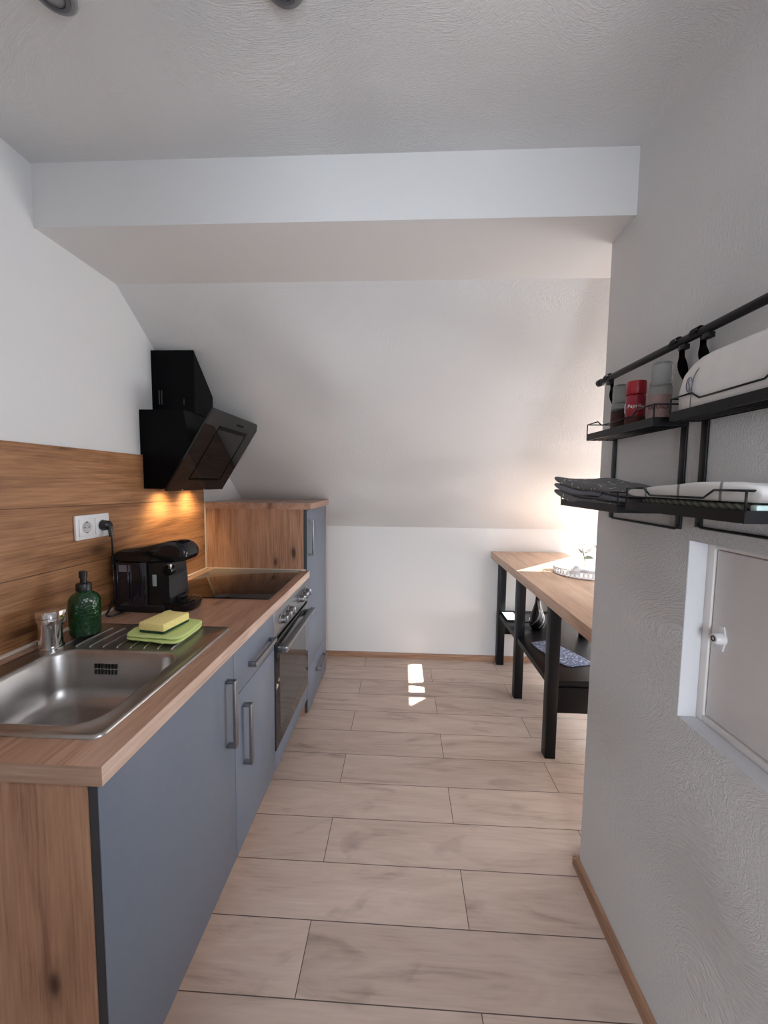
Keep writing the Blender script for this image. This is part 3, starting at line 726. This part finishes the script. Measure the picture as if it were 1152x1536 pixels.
# coffee machine, seen from its tank side
cm = thing('coffee_machine', 'black capsule coffee machine plugged in beside the hob', 'coffee machine', (-1.0, 1.55, ZW))
CY0, CY1 = 1.452, 1.606; cyc = (CY0 + CY1) / 2
def slab_prof(bm, pts, y0, y1, bev=.006):
    prism(bm, [(x, y0, z) for x, z in pts], (0, y1 - y0, 0))
    bmesh.ops.bevel(bm, geom=list(bm.edges), offset=bev, segments=3, affect='EDGES', profile=.5, clamp_overlap=True)
def f(bm): slab_prof(bm, [(-1.130, ZW), (-.985, ZW), (-.93, ZW), (-.93, .930), (-1.140, .930)], CY0 + .004, CY1 - .002, .008)
obj('base', f, 'black_plastic', cm, 'angle')
def f(bm): slab_prof(bm, [(-1.000, .918), (-.912, .918), (-.905, .960), (-.918, 1.04), (-.912, 1.10), (-1.000, 1.10)], CY0 + .012, CY1 - .012, .006)
body = obj('column', f, 'black_plastic', cm, 'angle')
def f(bm):
    lo = [(x, y, 0) for x, y in rrect(-1.143, -.998, CY0, CY1, .034, 8)]
    loft(bm, [[(x * 1.0, y, z) for x, y, _ in lo] for z in (.926, .932, 1.094, 1.100)])
tk = obj('water_tank', f, 'tank', cm, 'angle')
for x in (-1.128, -1.112, -1.070, -1.058, -1.010):
    obj('highlight_rib', lambda bm: lathe(bm, [(.0030, .94), (.0032, 1.092)], (x, CY0 - .0005, 0), 'z', 12), 'tank', tk, True)  # thin ribs added so the tank shows vertical highlights
bx('tank_sticker', (-1.106, -1.062, CY0 - .0012, CY0 + .0005, 1.064, 1.090), 'grey_label', tk)
bx('tank_grip', (-1.045, -1.003, CY0 - .003, CY0 + .002, 1.018, 1.046), 'black_plastic', tk, .001)
def f(bm):
    prof = [(-1.145, 1.1005), (-1.146, 1.116), (-1.138, 1.136), (-1.112, 1.149), (-1.06, 1.157), (-1.0, 1.167), (-.95, 1.180), (-.905, 1.187), (-.866, 1.177), (-.848, 1.155), (-.843, 1.130), (-.850, 1.109), (-.868, 1.100), (-.92, 1.096), (-.98, 1.098), (-1.02, 1.1005)]
    cx, cz = -.98, 1.128; loops = []
    for t, sx_, sz_ in ((0, .86, .40), (.03, .93, .72), (.10, .98, .92), (.25, 1.0, 1.0), (.75, 1.0, 1.0), (.90, .98, .92), (.97, .93, .72), (1, .86, .40)):
        y = CY0 - .001 + t * (CY1 - CY0 + .002)
        loops.append([(cx + (x - cx) * sx_, y + (.020 * (1 - 2 * t)) * max(0, min(1, (x + 1.0) / .08)), cz + (z - cz) * sz_ if z > cz else z + (cz - z) * (1 - sz_) * .3) for x, z in prof])
    loft(bm, loops)
hd = obj('brew_head', f, 'black_gloss', cm, True, [('SUBSURF', dict(levels=1, render_levels=2))])
text('brand_lettering', '\u25EF BOSCH', .0115, (-.880, CY0 + .0215, 1.140), (1, .12, .0), (0, 0, 1), 'silver_print', hd)
def f(bm): lathe(bm, [(.004, -.008), (.019, -.007), (.021, -.003), (.021, .02)], (-.916, CY0 + .012, 1.070), 'y', 28)
dl = obj('start_knob', f, 'black_gloss', cm, 'angle')
def f(bm): box(bm, -.907, -.897, CY0 + .001, CY0 + .012, 1.078, 1.098, .002)
obj('silver_clip', f, 'chrome', dl, 'angle')
def f(bm): box(bm, -.979, -.963, CY0 + .010, CY0 + .014, 1.006, 1.052, .0015)
obj('display_strip', f, 'mint', cm, 'angle')
def f(bm):
    lo = rrect(-.972, -.828, CY0 + .004, CY1 - .004, .060, 10)
    loft(bm, [[(cxx + (x - cxx) * s, cyc + (y - cyc) * s, z) for x, y in lo for cxx in (-.900,)] for z, s in ((ZW, .82), (ZW + .006, .90), (ZW + .030, 1.0), (ZW + .036, 1.0), (ZW + .038, .96))])
dtray = obj('drip_tray', f, 'black_gloss', cm, 'angle')
def f(bm):
    for k in range(6): box(bm, -.935 + k * .016, -.929 + k * .016, CY0 + .035, CY1 - .035, ZW + .038, ZW + .0395)
obj('grate', f, 'black_matt', dtray)
def f(bm):
    lathe(bm, [(.034, 0), (.036, .012), (.030, .018)], (-.915, cyc, ZW + .040), 'z', 30)
obj('cup_stand', f, 'black_gloss', dtray, 'angle')
def f(bm):
    sx = SXX + .014
    tube(bm, smoothpts([(sx + .030, 1.440, 1.222), (sx + .028, 1.446, 1.17), (sx + .02, 1.455, 1.12), (sx + .016, 1.462, 1.07), (sx + .014, 1.472, 1.045), (sx + .014, 1.487, 1.052), (sx + .013, 1.492, 1.09), (sx + .016, 1.480, 1.11), (sx + .016, 1.470, 1.06), (sx + .014, 1.478, .98), (sx + .015, 1.440, .925), (sx + .03, 1.40, .905), (sx + .055, 1.42, .904), (-1.09, 1.478, .906), (-1.08, 1.50, .912)], 6), .0035, 8)
cord = obj('power_cord', f, 'black_plastic', cm, True)
def f(bm):
    lathe(bm, [(.019, .0145), (.020, .020), (.018, .040), (.012, .046)], (SXX, 1.436, 1.248), 'x', 28)
    tube(bm, [(SXX + .038, 1.436, 1.250), (SXX + .043, 1.438, 1.232), (SXX + .044, 1.440, 1.205)], .008, 10)
obj('plug', f, 'black_plastic', cord, 'angle')
obj('cord_clip', lambda bm: tube(bm, [(SXX + .034, 1.455, 1.125), (SXX + .030, 1.462, 1.075)], .0075, 10), 'black_plastic', cord, 'angle')

# cooker hood, slanted glass
ch = thing('cooker_hood', 'black slanted glass cooker hood on the wall above the hob', 'cooker hood', (XL, 1.975, 1.37))
HY0, HY1 = 1.700, 2.250
gb, gt_ = Vector((-1.062, 0, 1.374)), Vector((-.832, 0, 1.742))
gd = (gt_ - gb).normalized(); gn = Vector((gd.z, 0, -gd.x))
gp = lambda s, off: gb + gd * s + gn * off
GL = (gt_ - gb).length
def f(bm):
    p1, p2 = gp(.018, -.012), gp(GL * .55, -.012)
    pts = [(XL + .011, 1.384), (p1.x, 1.384), (p2.x, p2.z), (-.975, 1.735), (XL, 1.735), (XL, 1.536), (XL + .011, 1.536)]
    prism(bm, [(x, HY0 + .004, z) for x, z in pts], (0, HY1 - HY0 - .008, 0))
obj('body', f, 'black_hood', ch)
def f(bm):
    a, b_, c_, d_ = gp(0, -.008), gp(GL, -.008), gp(GL, 0), gp(0, 0)
    prism(bm, [(p.x, HY0, p.z) for p in (a, b_, c_, d_)], (0, HY1 - HY0, 0))
gl = obj('glass_panel', f, 'black_glass', ch)
def f(bm):
    # perimeter suction slot: inner panel outline standing proud of the glass
    s0, s1, y0, y1, wd = .060, GL - .070, HY0 + .13, HY1 - .10, .012
    for a0, a1, b0, b1 in ((s0, s0 + wd, y0, y1), (s1 - wd * 1.6, s1, y0, y1), (s0, s1, y0, y0 + wd * .6), (s0, s1, y1 - wd * .6, y1)):
        q = [gp(a0, .0004), gp(a1, .0004), gp(a1, .0014), gp(a0, .0014)]
        prism(bm, [(p.x, b0, p.z) for p in q], (0, b1 - b0, 0))
obj('suction_outline', f, 'black_hood', gl)
def f(bm):
    s0 = GL - .045
    for k in range(4):
        q = [gp(s0, .0004), gp(s0 + .010, .0004), gp(s0 + .010, .0014), gp(s0, .0014)]
        prism(bm, [(p.x, HY0 + .285 + k * .022, p.z) for p in q], (0, .016, 0))
obj('touch_controls', f, 'black_hood', gl)
def f(bm):
    y0, y1, x1 = 1.800, 1.975, -.972
    z0 = 1.7355
    ztop = lambda y: 2.022 - (y - 1.80) * 1.0
    a = [(XL, y0, z0), (x1, y0, z0), (x1, y1, z0), (XL, y1, z0)]; t = [(XL, y0, ztop(y0)), (x1, y0, ztop(y0)), (x1, y1, ztop(y1)), (XL, y1, ztop(y1))]
    loft(bm, [a, t])
cy_ = obj('chimney', f, 'black_hood', ch)
for x0, x1, z1 in ((-1.143, -1.138, 1.840), (-1.131, -1.126, 1.840), (-1.025, -1.021, 1.800)):
    bx('vent_slot', (x0, x1, 1.7990, 1.8004, 1.775, z1), 'front_edge', cy_)
for y in (1.83, 2.03): obj('lamp', lambda bm: lathe(bm, [(.026, 0), (.026, .006), (.020, .007)], (-1.085, y, 1.377), 'z', 24), 'frost', ch, 'angle')
for y in (1.82, 2.04):
    l = light('hood_lamp_light', 'SPOT', (-1.085, y, 1.372), (-.55, 0, -1), 6.5, (1.0, 0.74, 0.38), spot_size=math.radians(135), spot_blend=0.9, shadow_soft_size=.03)
    l.parent = ch; l.matrix_parent_inverse = Matrix.Translation(-ch.location)

# ------------------------------------------------------------------ high table at the right
tb = thing('bar_table', 'long high table with oak top and square black legs', 'table', (.99, 2.24, 0))
TZ = .893; TX0, TX1, TY0, TY1 = .702, 1.262, 1.395, 3.064
bx('tabletop', (TX0, TX1, TY0, TY1, TZ - .052, TZ), 'oak_x', tb, .0015)
lg = .054
legs = [(x, y) for x in (.758, 1.180) for y in (1.430, 1.962, 2.526, 3.005)]
for x, y in legs: bx('leg', (x, x + lg, y, y + lg, 0, TZ - .0525), 'black_wood', tb, .0015)
sh = bx('shelf', (.764, 1.228, 1.968, 3.066, .386, .420), 'black_wood', tb, .001)
for y in (1.990, 3.035): bx('crossbar', (.812, 1.180, y - .028, y - .008, .250, .3855), 'black_wood', tb, .001)

# things on the shelf under the table
vs = thing('vase', 'bulbous black vase with silver swirls on the low black shelf', 'vase', (.945, 2.690, .42))
VX, VY = .945, 2.690
prof = [(.026, 0), (.034, .002), (.048, .022), (.053, .055), (.046, .095), (.030, .140), (.019, .180), (.015, .215), (.0155, .250), (.019, .272), (.0205, .282)]
vz = [p[1] for p in prof]
def vr(zq):
    for (r0, h0), (r1, h1) in zip(prof, prof[1:]):
        if zq <= h1: return r0 + (r1 - r0) * (zq - h0) / max(1e-6, h1 - h0)
    return prof[-1][0]
def f(bm): lathe(bm, prof, (VX, VY, .4205), 'z', 40)
vb = obj('body', f, 'vase', vs, True)
for ph, h0, h1, wd in ((3.6, .03, .205, .013), (4.6, .02, .20, .016), (5.3, .015, .19, .010)):
    def f(bm):
        n = 30; A, B = [], []
        for k in range(n + 1):
            t = k / n; z = h0 + (h1 - h0) * t; a = ph + 1.25 * math.sin(t * 2.6); r = vr(z) + .0012; w_ = wd * math.sin(PI * min(1, .06 + t * .9)) + .0006
            da = w_ / 2 / max(r, .012)
            A.append(bm.verts.new((VX + r * math.cos(a - da), VY + r * math.sin(a - da), .4205 + z))); B.append(bm.verts.new((VX + r * math.cos(a + da), VY + r * math.sin(a + da), .4205 + z)))
        for k in range(n): bm.faces.new((A[k], B[k], B[k + 1], A[k + 1]))
        fs = list(bm.faces)
        r_ = bmesh.ops.solidify(bm, geom=fs, thickness=.0010)
    obj('silver_swirl', f, 'vase_silver', vb, True)
def f(bm): cloth_layers(bm, [(.907, 2.108), (1.096, 2.158), (.948, 2.486), (.806, 2.430)], .4203, 1, .007, .0022, 3.0)
tag(obj('placemat', f, 'mat', None, True), 'blue-grey patterned placemat lying on the low black shelf', 'placemat')
tl = thing('picture_tile', 'small glossy dark tile at the far end of the low shelf', 'tile', (.84, 2.93, .42))
bx('slab', (.777, .93, 2.80, 3.000, .4203, .430), 'black_glass', tl, .001)
bx('painted_reflection', (.782, .865, 2.83, 2.995, .4302, .4308), 'mint', tl)  # pale sheet standing in for the window reflected in the tile

# tray with flowers on the table top
tr = thing('serving_tray', 'round white openwork tray on the high table', 'tray', (1.085, 2.325, TZ))
RX, RY, RR = 1.092, 2.345, .172
def f(bm): lathe(bm, [(RR - .012, .0005), (RR, .002), (RR + .001, .006), (RR - .006, .007), (.002, .0065)], (RX, RY, TZ), 'z', 64)
obj('base', f, 'tray', tr, 'angle')
def f(bm):
    n = 48
    tube(bm, [(RX + (RR + .004) * math.cos(2 * PI * k / 64), RY + (RR + .004) * math.sin(2 * PI * k / 64), TZ + .042) for k in range(64)], .0025, 6, True)
    for k in range(n):
        a = 2 * PI * k / n; c_ = (RX + (RR + .001) * math.cos(a), RY + (RR + .001) * math.sin(a), TZ + .024)
        t_ = Vector((-math.sin(a), math.cos(a), 0))
        tube(bm, [Vector(c_) + t_ * (.0105 * math.cos(b_)) + Vector((0, 0, .0165 * math.sin(b_))) for b_ in [2 * PI * j / 12 for j in range(12)]], .0017, 5, True)
obj('pierced_rim', f, 'tray', tr, True)
def flower(loc, base, n, label, grp=None):
    fl = thing('flower', label, 'flower', base)
    def f(bm): tube(bm, smoothpts([base, (base[0] + .004, base[1], (base[2] + loc[2]) / 2), loc], 6), .0028, 6)
    obj('stem', f, 'leaf', fl, True)
    for k in range(n):
        a = 2 * PI * k / n + random.random() * .3; el = random.choice((.12, .45, .8)); L_ = .062 * random.uniform(.85, 1.1); wd = .011
        def f(bm):
            d = Vector((math.cos(a) * math.cos(el), math.sin(a) * math.cos(el), math.sin(el))); s = Vector((-math.sin(a), math.cos(a), 0)); nrm = d.cross(s)
            m = 7; A, B = [], []
            for j in range(m + 1):
                t = j / m; wv = wd * math.sin(PI * (.08 + .86 * t)) ; c_ = Vector(loc) + d * (L_ * t) - nrm * (-.010 * t * t)
                A.append(bm.verts.new(c_ - s * wv + nrm * .002)); B.append(bm.verts.new(c_ + s * wv + nrm * .002))
            for j in range(m): bm.faces.new((A[j], B[j], B[j + 1], A[j + 1]))
            bmesh.ops.solidify(bm, geom=list(bm.faces), thickness=.0012)
        obj('petal', f, 'petal', fl, True)
    def f(bm):
        p = Vector(base).lerp(Vector(loc), .62)
        A = [p, p + Vector((.018, -.006, .022)), p + Vector((.042, -.008, .018)), p + Vector((.056, -.010, .004)), p + Vector((.03, -.006, .0))]
        prism(bm, A, (0, .0012, 0))
    obj('leaf', f, 'leaf', fl)
    return fl
flower((1.118, 2.43, TZ + .108), (1.120, 2.42, TZ + .022), 26, 'white many-petalled flower standing on the round tray, stem fully seen')
flower((1.225, 2.46, TZ + .135), (1.200, 2.43, TZ + .022), 24, 'white flower on the round tray, half hidden behind the wall corner')
def f(bm): lathe(bm, [(.075, 0), (.080, .003), (.080, .011), (.076, .014), (.002, .014)], (1.165, 2.395, TZ + .0075), 'z', 40)
tag(obj('flower_dish', f, 'tray', None, 'angle'), 'pale blue-white round dish on the tray holding the flowers', 'dish')
def f(bm):
    prism(bm, [(.985, 2.300, TZ + .0075), (1.045, 2.300, TZ + .0075), (1.040, 2.300, TZ + .052), (1.028, 2.300, TZ + .056)], (0, .030, 0))
    bmesh.ops.bevel(bm, geom=list(bm.edges), offset=.003, segments=2, affect='EDGES', clamp_overlap=True)
tag(obj('wedge_ornament', f, 'frost', None, 'angle'), 'small frosted white wedge standing at the left of the tray', 'ornament')

# ------------------------------------------------------------------ wall rail and the two hanging shelf units
RLX, RLZ = .640, 1.756
rail = thing('wall_rail', 'long black rail above the hanging wire shelves', 'rail', (XR, .6, RLZ))
def f(bm): tube(bm, [(RLX, 1.325, RLZ), (RLX, .42, RLZ)], .0095, 20)
obj('rod', f, 'black_matt', rail, 'angle')
def f(bm): lathe(bm, [(.0095, -.002), (.0115, 0), (.0115, .016), (.009, .018), (.002, .0185)], (RLX, 1.325, RLZ), 'y', 20)
obj('end_cap', f, 'black_matt', rail, 'angle')
for y in (1.272, .952, .880, .50):
    bx('lug', (RLX - .007, RLX + .007, y - .010, y + .010, RLZ - .021, RLZ - .0095), 'black_matt', rail, .001)

def shelf_unit(y0, y1, dz, xl_front, xu_front, label, group):
    # y0 near, y1 far
    s = thing('hanging_shelf', label, 'shelf', (XR, (y0 + y1) / 2, 1.33 + dz), group)
    pw = .020; zb_, ztop_ = 1.330 + dz, 1.655 + dz
    for y in (y0 + .004, y1 - pw - .004):
        bx('post', (XR - .006, XR - .001, y, y + pw, zb_, ztop_), 'black_matt', s, .001)
        # twisted strap hooked over the rail
        def f(bm):
            n = 26; A, B = [], []; yc_ = y + pw / 2
            for k in range(n + 1):
                t = k / n; z = (ztop_ - .01) + t * (RLZ + .002 - ztop_ + .01)
                x = XR - .004 + (RLX + .0125 - XR + .004) * min(1, t * 1.4)
                tw = PI * 1.0 * max(0, min(1, (t - .12) / .62))
                d = Vector((math.sin(tw), math.cos(tw), 0)) * (pw / 2 * (1 if True else 0))
                A.append(bm.verts.new(Vector((x, yc_, z)) - d)); B.append(bm.verts.new(Vector((x, yc_, z)) + d))
            for k in range(9):
                a = 0 + PI * 1.15 * (k + 1) / 9
                p = Vector((RLX + .0125 * math.cos(a), yc_, RLZ + .002 + .0125 * math.sin(a)))
                A.append(bm.verts.new(p - Vector((0, pw / 2, 0)) * -1)); B.append(bm.verts.new(p + Vector((0, pw / 2, 0)) * -1))
            for k in range(len(A) - 1): bm.faces.new((A[k], B[k], B[k + 1], A[k + 1]))
            bmesh.ops.solidify(bm, geom=list(bm.faces), thickness=.0018)
        obj('strap_hook', f, 'black_matt', s, True)
    def f(bm): tube(bm, [(XR - .004, y0 + .014, zb_ + .010)] + [(XR - .004, y0 + .016, zb_ + .004), (XR - .004, y0 + .024, zb_), (XR - .004, y1 - .024, zb_), (XR - .004, y1 - .016, zb_ + .004), (XR - .004, y1 - .014, zb_ + .010)], .0032, 8)
    obj('bottom_rod', f, 'black_matt', s, True)
    for nm, zf, xf in (('lower_shelf', 1.3675 + dz, xl_front), ('upper_shelf', 1.568 + dz * .3, xu_front)):
        rim = .020
        def f(bm):
            t = .0025
            box(bm, xf, xf + t, y0, y1, zf, zf + rim); box(bm, XR - .009, XR - .0065, y0, y1, zf, zf + .008)
            box(bm, xf + t, XR - .009, y0, y0 + t, zf, zf + rim); box(bm, xf + t, XR - .009, y1 - t, y1, zf, zf + rim)
        tray_ = obj(nm, f, 'black_matt', s)
        n = 5 if nm == 'lower_shelf' else 4
        for k in range(n):
            x = xf + (XR - .009 - xf) * (k + .5) / n
            def f(bm): tube(bm, [(x, y0 + .002, zf + .003), (x, y1 - .002, zf + .003)], .0026, 8)
            obj('wire', f, 'black_matt', tray_, True)
        def f(bm):
            hi, lo = zf + .050, zf + .036; r = .0019
            L_ = y1 - y0
            path = [(XR - .008, y0 + .001, zf + rim - .002), (XR - .008, y0 + .001, hi), (xf + .001, y0 + .001, hi), (xf + .001, y0 + L_ * .20, hi), (xf + .001, y0 + L_ * .27, lo), (xf + .001, y1 - L_ * .27, lo), (xf + .001, y1 - L_ * .20, hi), (xf + .001, y1 - .001, hi), (XR - .008, y1 - .001, hi), (XR - .008, y1 - .001, zf + rim - .002)]
            for a, b_ in zip(path, path[1:]): tube(bm, [a, b_], r, 6)
            for y in (y0 + .001, y1 - .001): tube(bm, [(xf + .001, y, zf + rim - .003), (xf + .001, y, hi)], r, 6)
        obj('guard_wire', f, 'black_matt', tray_, True)
    return s
shelf_unit(.962, 1.297, -.011, .516, .588, 'black two-tier wire shelf hanging nearest the wall corner', 'wire shelves on the rail')
shelf_unit(.610, .925, 0.0, .515, .600, 'black two-tier wire shelf hanging nearer, cut by the photo edge', 'wire shelves on the rail')

# spice jars on the upper far shelf
ZJ = 1.5735
def jar_clear(x, y, label, fill_mat, lab_mat, fill_h, height, word, group=None, r=.0225):
    j = thing('spice_jar', label, 'jar', (x, y, ZJ), 'spice jars on the upper shelf')
    H = height
    def f(bm): lathe(bm, [(r * .9, 0), (r, .004), (r, H * .56), (r * .93, H * .62), (r * .88, H * .64)], (x, y, ZJ), 'z', 32)
    b_ = obj('glass_body', f, 'clear', j, True)
    def f(bm): lathe(bm, [(r * .82, .003), (r * .92, .006), (r * .92, fill_h - .004), (r * .86, fill_h)], (x, y, ZJ), 'z', 28)
    obj('spice', f, fill_mat, j, True)
    def f(bm):
        R_ = r * .90
        lathe(bm, [(R_, H * .645), (R_ * 1.06, H * .67), (R_ * .97, H * .73), (R_ * 1.04, H * .80), (R_ * .98, H * .88), (R_ * .98, H * .96), (R_ * .9, H)], (x, y, ZJ), 'z', 32)
    obj('cap', f, 'clear', j, True)
    def f(bm):
        n = 20; A, B = [], []
        for k in range(n + 1):
            a = PI - TURN - 1.25 + 2.5 * k / n
            A.append(bm.verts.new((x + (r + .0006) * math.cos(a), y + (r + .0006) * math.sin(a), ZJ + .010))); B.append(bm.verts.new((x + (r + .0006) * math.cos(a), y + (r + .0006) * math.sin(a), ZJ + H * .47)))
        for k in range(n): bm.faces.new((A[k], A[k + 1], B[k + 1], B[k]))
        bmesh.ops.solidify(bm, geom=list(bm.faces), thickness=.0003)
    lb = obj('label', f, lab_mat, j, True)
    if word:
        t_ = text('lettering', word, .0145, (x - r - .0012, y, ZJ + H * .27), (0, -1, 0), (0, 0, 1), 'print_red', lb, .0002); wrap_text(t_, (x, y), r + .0006)
    return j
jar_clear(.632, 1.192, 'clear-capped spice jar with dark contents, leftmost by the wall edge', 'pepper', 'brown_label', .072, .140, 'PFEFFER')
jar_clear(.632, 1.012, 'pale clear-capped salt shaker to the right of the red jar', 'salt', 'rose_label', .062, .150, 'FARALS', r=.0245)
x, y, r = .630, 1.112, .0235
j = thing('spice_jar', 'red spice jar with red lid between the two clear ones', 'jar', (x, y, ZJ), 'spice jars on the upper shelf')
obj('body', lambda bm: lathe(bm, [(r * .9, 0), (r, .004), (r, .088), (r * .92, .094)], (x, y, ZJ), 'z', 32), 'red_label', j, True)
obj('base_band', lambda bm: lathe(bm, [(r + .0004, .004), (r + .0008, .006), (r + .0008, .034), (r + .0004, .036)], (x, y, ZJ), 'z', 32), 'paprika', j, True)
obj('lid', lambda bm: lathe(bm, [(r * .97, .095), (r * 1.02, .097), (r * 1.02, .127), (r * .98, .130), (r * .2, .1305)], (x, y, ZJ), 'z', 32), 'red', j, 'angle')
t_ = text('lettering', 'Paprika', .0135, (x - r - .0012, y - .006, ZJ + .062), (0, -1, 0), (0, 0, 1), 'print_white', j, .0002); wrap_text(t_, (x, y), r)
def f(bm):
    tube(bm, smoothpts([(x - (r + .001) * math.cos(a), y + (r + .001) * math.sin(a), ZJ + .058 + dz_) for a, dz_ in ((.42, -.010), (.47, .004), (.28, .014), (.22, .0), (.34, -.012))], 4), .0006, 5)
obj('script_mark', f, 'print_white', j, True)

# white rounded roll on the upper near shelf
rl = thing('white_roll', 'white rounded roll with small oval print on the upper near shelf', 'roll', (.637, .76, 1.575))
def f(bm):
    loops = []
    yc0, yc1 = .922, .45
    n = 22
    for k in range(n + 1):
        t = k / n
        y_ = yc0 + (yc1 - yc0) * t
        e = min(1, (yc0 - y_) / .085); s = max(.04, math.sqrt(max(0, 1 - (1 - e) ** 2)))
        e2 = min(1, (y_ - yc1) / .05); s *= max(.04, math.sqrt(max(0, 1 - (1 - e2) ** 2)))
        lp = []
        for q in range(28):
            a = 2 * PI * q / 28; cx_, sz_ = math.cos(a), math.sin(a)
            ex = .72
            px = math.copysign(abs(cx_) ** ex, cx_) * .032; pz = math.copysign(abs(sz_) ** ex, sz_) * .058
            zz = 1.574 + .058 * 1.0 + pz * (.35 + .65 * s) if pz > 0 else 1.574 + .058 + pz
            if pz > 0: zz = 1.632 + pz * s * 1.12
            lp.append((.634 + px * (.55 + .45 * s), y_, zz - (0 if pz > 0 else 0)))
        loops.append(lp)
    loft(bm, loops)
rb = obj('wrap', f, 'roll', rl, True)
def f(bm):
    pts = []
    for q in range(24):
        a = 2 * PI * q / 24; pts.append((.5995 + .0, .868 + .0085 * math.cos(a), 1.636 + .0150 * math.sin(a)))
    tube(bm, pts, .0010, 5, True)
    tube(bm, smoothpts([(.5995, .868, 1.624), (.5990, .8655, 1.632), (.5990, .870, 1.640), (.5995, .868, 1.648)], 4), .0012, 5)
obj('oval_print', f, 'roll_print', rb, True)
def f(bm):
    tube(bm, smoothpts([(.6005, .862, 1.580), (.6000, .862, 1.61), (.6010, .858, 1.650), (.608, .845, 1.672), (.622, .834, 1.682)], 5), .0008, 5)
obj('seam', f, 'seam', rb, True)

# folded textiles on the lower shelves
def fold_stack(name, label, quad, z0, layers, th, mat, edge_mat, amp, seed, warp):
    # a stack of folded layers; warp(p) lifts and pushes the cloth where it bulges over the shelf
    t_ = thing(name, label, 'towel', ((quad[0][0] + quad[2][0]) / 2, (quad[0][1] + quad[2][1]) / 2, z0))
    for l in range(layers):
        def f(bm):
            cloth_layers(bm, quad, z0 + l * th, 1, th * .96, amp if l else amp * .4, seed + l * .2, 30, 26)
            for v in bm.verts:
                d = warp(v.co.x, v.co.y, (v.co.z - z0) / (layers * th)); v.co += Vector(d)
        obj('top_fold' if l == layers - 1 else 'fold', f, mat if l == layers - 1 else edge_mat[l % len(edge_mat)], t_, True)
    return t_
def warp_dark(x, y, h):
    k = max(0, (y - 1.15) / .15); k = k * k
    fr = max(0, min(1, (.60 - x) / .08))
    hump = .020 * math.exp(-((y - 1.19) / .10) ** 2 - ((x - .60) / .055) ** 2)
    return (-.022 * k * fr, .020 * k, .030 * k * fr + hump * h - .018 * max(0, (1.10 - y) / .12) * h)
fold_stack('patterned_towel', 'dark grey towel with small pale leaves on the lower shelf by the wall corner', [(.526, .965), (.660, .965), (.660, 1.305), (.512, 1.315)], 1.3645, 3, .0205, 'towel_dark', ['towel_dark', 'towel_edge'], .0035, 4.0, warp_dark)
def warp_white(x, y, h):
    return (0, 0, .008 * math.sin((y - .6) * 14) * h)
fold_stack('checked_towel', 'white finely checked towel folded on top of the olive cloth', [(.522, .580), (.662, .580), (.662, .940), (.520, .962)], 1.3990, 1, .025, 'towel_white', ['towel_white'], .006, 8.0, warp_white)
hbc = fold_stack('herringbone_cloth', 'olive herringbone cloth folded under the white checked towel', [(.526, .625), (.655, .625), (.655, .905), (.526, .910)], 1.3835, 1, .0140, 'herring', ['herring'], .002, 11.0, lambda x, y, h: (0, 0, 0))
bx('printed_hem', (.534, .640, .6125, .6245, 1.3865, 1.3955), 'teal_print', hbc, .002)
fold_stack('black_cloth', 'thin blackish cloth lying lowest in the nearer wire shelf', [(.521, .620), (.655, .620), (.655, .915), (.521, .915)], 1.3745, 1, .0085, 'cloth_black', ['cloth_black'], .001, 13.0, lambda x, y, h: (0, 0, 0))

# ------------------------------------------------------------------ ceiling spotlights
for (x, y, lb) in ((-.718, .826, 'grey ringed ceiling spotlight at the upper left corner'), (-.249, .832, 'grey ceiling spotlight nearer the middle, only its rim showing')):
    s = thing('ceiling_spotlight', lb, 'spotlight', (x, y, ZC), 'spotlights in the ceiling')
    obj('outer_ring', lambda bm: lathe(bm, [(.041, 0), (.041, -.006), (.037, -.010), (.030, -.010), (.030, -.004)], (x, y, ZC), 'z', 48), 'lamp_grey', s, 'angle')
    obj('inner_ring', lambda bm: lathe(bm, [(.030, -.0045), (.029, -.014), (.025, -.016), (.021, -.015), (.021, -.008)], (x, y, ZC), 'z', 48), 'lamp_dark', s, 'angle')
    obj('lens', lambda bm: lathe(bm, [(.021, -.009), (.020, -.013), (.010, -.015), (.001, -.0155)], (x, y, ZC), 'z', 32), 'lamp_grey', s, True)
